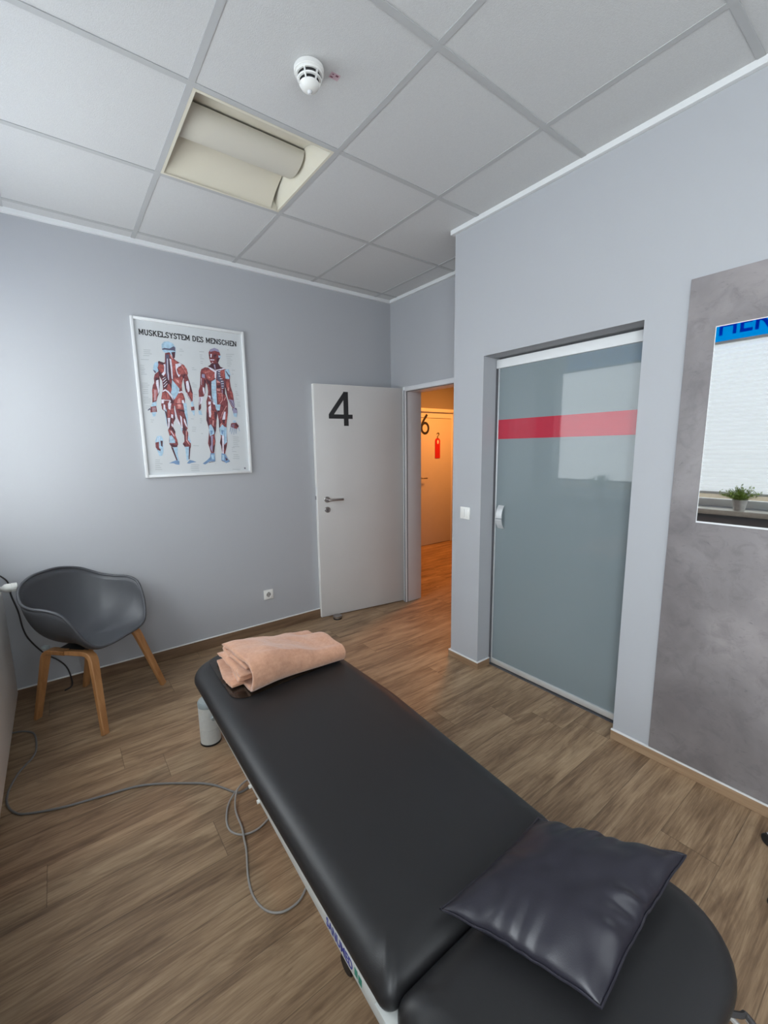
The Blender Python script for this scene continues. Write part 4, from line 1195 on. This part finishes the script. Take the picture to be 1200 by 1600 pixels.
# frame under the pads: two side rails and cross bars
for s, xa, xb in ((1, 0.374, 0.422), (-1, 1.015, 1.00)):
    b = bmesh.new(); w = 0.032 * s; A = [b.verts.new(q) for q in ((xa, 0.20, 0.390), (xa + w, 0.20, 0.390), (xa + w, 0.20, 0.434), (xa, 0.20, 0.434))]; B = [b.verts.new(q) for q in ((xb, 1.93, 0.390), (xb + w, 1.93, 0.390), (xb + w, 1.93, 0.434), (xb, 1.93, 0.434))]
    b.faces.new(A); b.faces.new(B[::-1])
    for k in range(4): b.faces.new((A[k], B[k], B[(k + 1) % 4], A[(k + 1) % 4]))
    bmesh.ops.bevel(b, geom=b.edges[:], offset=0.003, segments=2, profile=0.5, affect='EDGES'); rl = mk('side_rail', b, 'bedframe', tb, 0.5)
    if s > 0:
        dv = Vector((xa - xb, 0.20 - 1.93, 0)).normalized(); at = lambda y: Vector((xa + (xb - xa) * (y - 0.20) / 1.73, y, 0))
        nv = Vector((0, 0, 1)).cross(dv) * -1; nv = nv if nv.x < 0 else -nv
        text_mesh('blue_lettering', 'SANUMED', 0.032, (at(0.735) + nv * 0.0002 + Vector((0, 0, 0.401)), dv, (0, 0, 1), nv), ('blueprint',), rl, width=0.112, bold=0.0006)
        b = bmesh.new(); fr_ = (at(0.735) + nv * 0.0002 + Vector((0, 0, 0.401)), dv, (0, 0, 1), nv)
        prism(b, [(0.120, 0.004), (0.131, 0.004), (0.131, 0.022), (0.120, 0.022)], 0.0006, fr_); prism(b, [(0.135, 0.002), (0.147, 0.002), (0.147, 0.020), (0.135, 0.020)], 0.0006, fr_); mk('green_mark', b, 'greenprint', rl, 0)
for y in (0.25, 0.55, 1.2, 1.88): b = bmesh.new(); box(b, 0.43, 0.991, y - 0.02, y + 0.02, 0.396, 0.4315, bev=0.002); mk('cross_bar', b, 'bedframe', tb, 0.5)
b = bmesh.new(); q = [(0.378, 0.535), (0.50, 0.535), (0.50, 0.462), (0.376, 0.440)]; prism(b, q, 0.006, ((0, 0, 0.4305), (1, 0, 0), (0, 1, 0), (0, 0, 1))); mk('hinge_plate', b, 'bedframe', tb, 0)
# short thick feet with grey caps, base beams, lifting arms
for x, y in ((0.498, 2.121), (0.915, 2.121), (0.60, 0.42), (0.86, 0.42)):
    b = bmesh.new(); lathe(b, [(0, 0.008), (0.050, 0.008), (0.050, 0.085), (0.0488, 0.0853), (0.0488, 0.0862), (0.050, 0.0865), (0.050, 0.205), (0, 0.206)], (x, y, 0), 36); lg = mk('leg', b, 'bedframe', tb)
    b = bmesh.new(); lathe(b, [(0, 0.001), (0.0515, 0.001), (0.0515, 0.010), (0, 0.0101)], (x, y, 0), 36); mk('rubber_foot', b, 'blackrub', lg)
    b = bmesh.new(); lathe(b, [(0, 0.205), (0.0505, 0.205), (0.0505, 0.225), (0.045, 0.233), (0.03, 0.236), (0, 0.237)], (x, y, 0), 36); mk('leg_cap', b, 'greycap', lg)
b = bmesh.new(); lathe(b, [(0, 0), (0.011, 0), (0.013, 0.006), (0.013, 0.016), (0.010, 0.020), (0, 0.021)], (0.505, 2.075, 0.155), 20, mat4=Matrix.Rotation(PI / 2, 4, 'X')); mk('locking_knob', b, 'greycap', tb)
b = bmesh.new(); box(b, 0.56, 0.60, 0.45, 2.11, 0.10, 0.15, bev=0.004); box(b, 0.84, 0.88, 0.45, 2.11, 0.10, 0.15, bev=0.004); box(b, 0.505, 0.905, 2.10, 2.14, 0.10, 0.15, bev=0.004); box(b, 0.61, 0.85, 0.40, 0.44, 0.10, 0.15, bev=0.004); mk('base_frame', b, 'bedframe', tb, 0.5)
for x in (0.625, 0.815):
    b = bmesh.new(); tube(b, [(x, 0.62, 0.13), (x, 1.60, 0.405)], 0.018, 4); tube(b, [(x + 0.025, 1.62, 0.13), (x + 0.025, 0.64, 0.405)], 0.018, 4); mk('lifting_arm', b, 'bedframe', tb, 0.3)
b = bmesh.new(); tube(b, [(0.72, 0.75, 0.16), (0.72, 1.35, 0.34)], 0.028, 16); mk('lifting_motor', b, 'seal', tb)
for y in (1.245, 1.17):
    b = bmesh.new(); lathe(b, [(0, 0), (0.006, 0), (0.006, 0.007), (0, 0.008)], (0.374 + 0.0277 * (y - 0.2), y, 0.396), 12, mat4=Matrix.Rotation(-PI / 2, 4, 'Y')); mk('rail_button', b, 'whiteplastic', tb)
b = bmesh.new(); RYm = Matrix.Rotation(PI / 2, 4, 'Y'); lathe(b, [(0, -0.012), (0.026, -0.012), (0.030, -0.008), (0.030, 0.008), (0.026, 0.012), (0, 0.012)], (0.522, 0.862, 0.031), 28, mat4=RYm); tube(b, [(0.536, 0.862, 0.031), (0.575, 0.862, 0.06), (0.58, 0.862, 0.11)], 0.008, 8); mk('transport_wheel', b, 'blackrub', tb)
b = bmesh.new(); tube(b, smooth_path([(0.895, 0.20, 0.395), (0.905, 0.155, 0.398), (0.935, 0.118, 0.400), (0.948, 0.112, 0.396), (0.944, 0.092, 0.385), (0.925, 0.075, 0.37), (0.88, 0.07, 0.36)], 5), 0.0055, 8); mk('release_lever', b, 'darkcable', tb)
b = bmesh.new(); tube(b, [(0.957, 0.110, 0.380), (0.945, 0.07, 0.365), (0.93, 0.05, 0.36), (0.93, 0.16, 0.395)], 0.005, 8); mk('lever_sleeve', b, 'cable', tb)

# ------------------------------------------------------------------ leatherette cushion lying across the gap
def cushion():
    c = {(-1, -1): Vector((0.541, 0.523, 0.538)), (1, -1): Vector((0.901, 0.528, 0.532)), (1, 1): Vector((1.048, 0.254, 0.560)), (-1, 1): Vector((0.645, 0.247, 0.536))}
    N = 56; b = bmesh.new(); g = {}
    for side in (1, -1):
        for i in range(N + 1):
            for j in range(N + 1):
                u = -1 + 2 * i / N; v = -1 + 2 * j / N
                if side < 0 and (i in (0, N) or j in (0, N)): g[(side, i, j)] = g[(1, i, j)]; continue
                pu = u * (1 - 0.055 * (1 - v * v) * u * u); pv = v * (1 - 0.055 * (1 - u * u) * v * v)
                p = Vector((0, 0, 0))
                for (a, d), q in c.items(): p += q * (1 + a * pu) * (1 + d * pv) / 4
                e = max(0.0, (1 - abs(u) ** 2.6)) ** 0.62 * max(0.0, (1 - abs(v) ** 2.6)) ** 0.62
                if side > 0:
                    h = 0.056 * e
                    # creases running in from the seams
                    for (w, s_, ph, amp) in ((1 - v, u, 0.4, 1.0), (1 - u, v, 1.7, 0.9), (1 + u, v, 2.6, 0.55), (1 + v, u, 0.9, 0.3)):
                        fall = math.exp(-((w - 0.16) / 0.26) ** 2)
                        h += 0.0055 * amp * fall * (math.sin(s_ * 9.5 + ph + 1.5 * math.sin(s_ * 3.3 + ph) + 1.2 * w) + 0.7 * math.sin(s_ * 21 + 2 * ph + 2.0 * math.sin(s_ * 5 + w * 3))) * (0.35 + 0.65 * (1 - abs(s_)))
                    n = noise.noise(Vector((u * 1.7 + 3, v * 1.7, 0.3))) * 0.007 + noise.noise(Vector((u * 4 + 1, v * 4, 2.0))) * 0.0026
                    z = p.z + h + n * e
                else:
                    z = max(0.5045, p.z - 0.05 * e ** 0.8)
                g[(side, i, j)] = b.verts.new((p.x, p.y, z))
    for side in (1, -1):
        for i in range(N):
            for j in range(N):
                q = [g[(side, i, j)], g[(side, i + 1, j)], g[(side, i + 1, j + 1)], g[(side, i, j + 1)]]
                b.faces.new(q if side > 0 else q[::-1])
    seam = [g[(1, i, 0)].co.copy() for i in range(N)] + [g[(1, N, j)].co.copy() for j in range(N)] + [g[(1, N - i, N)].co.copy() for i in range(N)] + [g[(1, 0, N - j)].co.copy() for j in range(N)]
    o = mk('cushion', b, 'cushion', None, 1.5); tag(o, 'dark leatherette cushion lying on the near end of the treatment table', 'cushion')
    md = o.modifiers.new('s', 'SUBSURF'); md.levels = 1; md.render_levels = 1; bake(o)
    b = bmesh.new(); tube(b, seam, 0.0027, 8, closed=True); mk('piped_seam', b, 'cushion', o)
cushion()

# ------------------------------------------------------------------ folded fleece blanket
def blanket():
    b = bmesh.new(); NX = 48
    ease = lambda t: t * t * (3 - 2 * t)
    def slab(x0, x1, prof_fn, thick):
        """A folded band: its centre line in the (y, z) plane, carried along x and given thickness."""
        rings = []
        for i in range(NX + 1):
            t = i / NX; x = x0 + (x1 - x0) * t; cl = prof_fn(t)
            L = []; R = []
            for k, (y, z, xo) in enumerate(cl):
                a = cl[max(0, k - 1)]; d = cl[min(len(cl) - 1, k + 1)]; ty, tz = d[0] - a[0], d[1] - a[1]; n = math.hypot(ty, tz) or 1
                ny, nz = -tz / n, ty / n; th = thick * (0.5 if 0 < k < len(cl) - 1 else 0.30)
                L.append((x + xo, y + ny * th, z + nz * th)); R.append((x + xo, y - ny * th, z - nz * th))
            rings.append([b.verts.new(p) for p in L + R[::-1]])
        K = len(rings[0])
        for A, B in zip(rings, rings[1:]):
            for k in range(K): b.faces.new((A[k], A[(k + 1) % K], B[(k + 1) % K], B[k]))
        b.faces.new(rings[0][::-1]); b.faces.new(rings[-1])
    def outer(t):
        h = 0.122 - 0.056 * ease(t) + 0.006 * math.sin(t * 7); zt = ZT + 0.006 + h; zb = ZT + 0.016
        yn = 1.556 + 0.018 * math.sin(t * PI) + 0.016 * t; yf = 1.905 - 0.06 * t + 0.035 * math.sin(t * PI) ** 2; zm = (zt + zb) / 2; rr = (zt - zb) / 2
        edge = 0.012 * math.sin(5 * t)
        def sk(y): return 0.10 * (0.5 - (y - yn) / (yf - yn)) * (1 - t) * 0.0
        pts = [(yn + 0.16, zb, 0.0)] + [(yn + 0.07, zb, 0.0)]
        pts += [(yn + rr - rr * math.sin(a), zm - rr * math.cos(a), 0.0) for a in [PI * k / 9 for k in range(1, 9)]]
        n = 9
        for k in range(n + 1):
            s = k / n; y = yn + rr + (yf - yn - rr) * s
            pts.append((y, zt - (0.012 * s * s) - 0.020 * max(0, s - 0.72) / 0.28 + 0.006 * math.sin(s * 5 + t * 4) * math.sin(t * PI), -0.018 * s * (1 - t)))
        pts += [(yf + 0.008, zt - 0.050, 0.0), (yf - 0.004, zb + 0.012, 0.0)]
        return pts
    slab(0.540, 0.985, outer, 0.020)
    def inner(y0, y1, z, dz, wob, shrink):
        def f(t):
            zz = ZT + z + dz * ease(t)
            return [(y0 + (y1 - y0) * k / 8, zz + 0.004 * math.sin(k * 0.9 + wob + t * 3), -0.012 * math.sin(k * 0.55 + wob) * (1 - t)) for k in range(9)]
        return f
    slab(0.494, 0.955, inner(1.665, 1.930, 0.014, 0.0, 0.4, 0), 0.020)
    slab(0.520, 0.960, inner(1.640, 1.915, 0.041, -0.010, 1.9, 0), 0.018)
    slab(0.512, 0.960, inner(1.628, 1.910, 0.067, -0.024, 3.2, 0), 0.018)
    slab(0.533, 0.960, inner(1.640, 1.890, 0.092, -0.040, 4.4, 0), 0.016)
    o = mk('blanket', b, 'fleece', None, 0)
    m = o.modifiers.new('r', 'REMESH'); m.mode = 'VOXEL'; m.voxel_size = 0.0036; m.use_smooth_shade = True
    m = o.modifiers.new('s', 'SMOOTH'); m.iterations = 4; m.factor = 0.6
    bake(o)
    nrm = [v.normal.copy() for v in o.data.vertices]; cos = [v.co.copy() for v in o.data.vertices]; new = []
    for p, n in zip(cos, nrm):
        f = noise.noise(Vector((p.x * 9, p.y * 7, p.z * 9 + 2))) * 0.0105 + noise.noise(Vector((p.x * 20 + p.y * 9, p.y * 14, p.z * 20))) * 0.0034
        k = min(1.0, max(0.0, (p.z - ZT - 0.012) / 0.03)); q = p + n * f * k; q.z = max(q.z, ZT + 0.0045); new += q[:]
    o.data.vertices.foreach_set('co', new); o.data.update()
    tag(o, 'peach fleece blanket folded up on the far end of the treatment table', 'blanket')
blanket()

# ------------------------------------------------------------------ cables on the floor
def cable(name, pts, r, m, label):
    b = bmesh.new(); tube(b, smooth_path([(p[0], p[1], p[2] if len(p) > 2 else r + 0.0006) for p in pts], 8), r, 8)
    return tag(mk(name, b, m), label, 'cable', None)
cable('power_cable', [(-0.42, 2.86), (-0.328, 2.838), (-0.279, 2.813), (-0.239, 2.749), (-0.228, 2.603), (-0.243, 2.529), (-0.288, 2.447), (-0.318, 2.336), (-0.319, 2.249), (-0.296, 2.178), (-0.252, 2.128), (-0.123, 2.072), (0.012, 2.039), (0.168, 1.995), (0.342, 1.874), (0.419, 1.80), (0.479, 1.704), (0.510, 1.688), (0.55, 1.698), (0.60, 1.70)], 0.0045, 'powercable', 'grey mains cable running across the floor from the radiator to the table')
cable('control_cable', [(0.66, 1.80), (0.56, 1.75, 0.0042), (0.500, 1.706, 0.0180), (0.440, 1.661, 0.0085), (0.405, 1.588), (0.400, 1.525), (0.430, 1.480), (0.481, 1.466), (0.536, 1.483), (0.62, 1.53)], 0.0036, 'cable', 'small grey cable loop beside the table, far one of two')
cable('control_cable', [(0.68, 1.74), (0.57, 1.72, 0.0255), (0.490, 1.690, 0.0262), (0.450, 1.612, 0.010), (0.439, 1.506, 0.0130), (0.428, 1.45, 0.0135), (0.419, 1.401, 0.0042), (0.389, 1.303), (0.379, 1.229), (0.394, 1.162), (0.433, 1.124), (0.488, 1.120), (0.531, 1.144), (0.60, 1.20)], 0.0036, 'cable', 'long grey cable loop lying beside the table towards its lettered rail')

# ------------------------------------------------------------------ rolling stool, of which only a castor shows
cx, cy = 1.885, 0.005
root = thing('rolling_stool', (cx, cy, 0), 'stool on black castors at the right edge below the concrete panel', 'stool')
a0 = math.atan2(0.236 - cy, 1.977 - cx); RS = math.hypot(0.236 - cy, 1.977 - cx)
for k in range(5):
    a = a0 + 2 * PI * k / 5; ex, ey = cx + RS * math.cos(a), cy + RS * math.sin(a)
    b = bmesh.new(); tube(b, [(cx + 0.03 * math.cos(a), cy + 0.03 * math.sin(a), 0.095), (ex, ey, 0.068)], [0.016, 0.011], 10); mk('base_spoke', b, 'chrome', root)
    b = bmesh.new()
    for s in (-1, 1): lathe(b, [(0, -0.006), (0.020, -0.006), (0.023, -0.003), (0.023, 0.003), (0.020, 0.006), (0, 0.006)], (ex - s * 0.011 * math.sin(a), ey + s * 0.011 * math.cos(a), 0.0238), 20, mat4=Matrix.Rotation(a, 4, 'Z') @ Matrix.Rotation(PI / 2, 4, 'X'))
    ca = mk('caster', b, 'blackrub', root); b = bmesh.new(); tube(b, [(ex, ey, 0.026), (ex, ey, 0.066)], 0.007, 8); lathe(b, [(0, 0.040), (0.012, 0.040), (0.014, 0.046), (0.008, 0.054), (0, 0.055)], (ex, ey, 0), 14); mk('caster_stem', b, 'chrome', ca)
b = bmesh.new(); lathe(b, [(0, 0.08), (0.032, 0.08), (0.032, 0.11), (0.024, 0.125), (0.024, 0.28), (0.014, 0.281), (0.014, 0.40), (0, 0.401)], (cx, cy, 0), 24); mk('gas_column', b, 'chrome', root)
b = bmesh.new(); lathe(b, [(0, 0.40), (0.15, 0.402), (0.168, 0.415), (0.172, 0.44), (0.160, 0.463), (0.12, 0.470), (0, 0.472)], (cx + 0.03, cy - 0.14, 0), 40); mk('seat', b, 'vinyl', root)
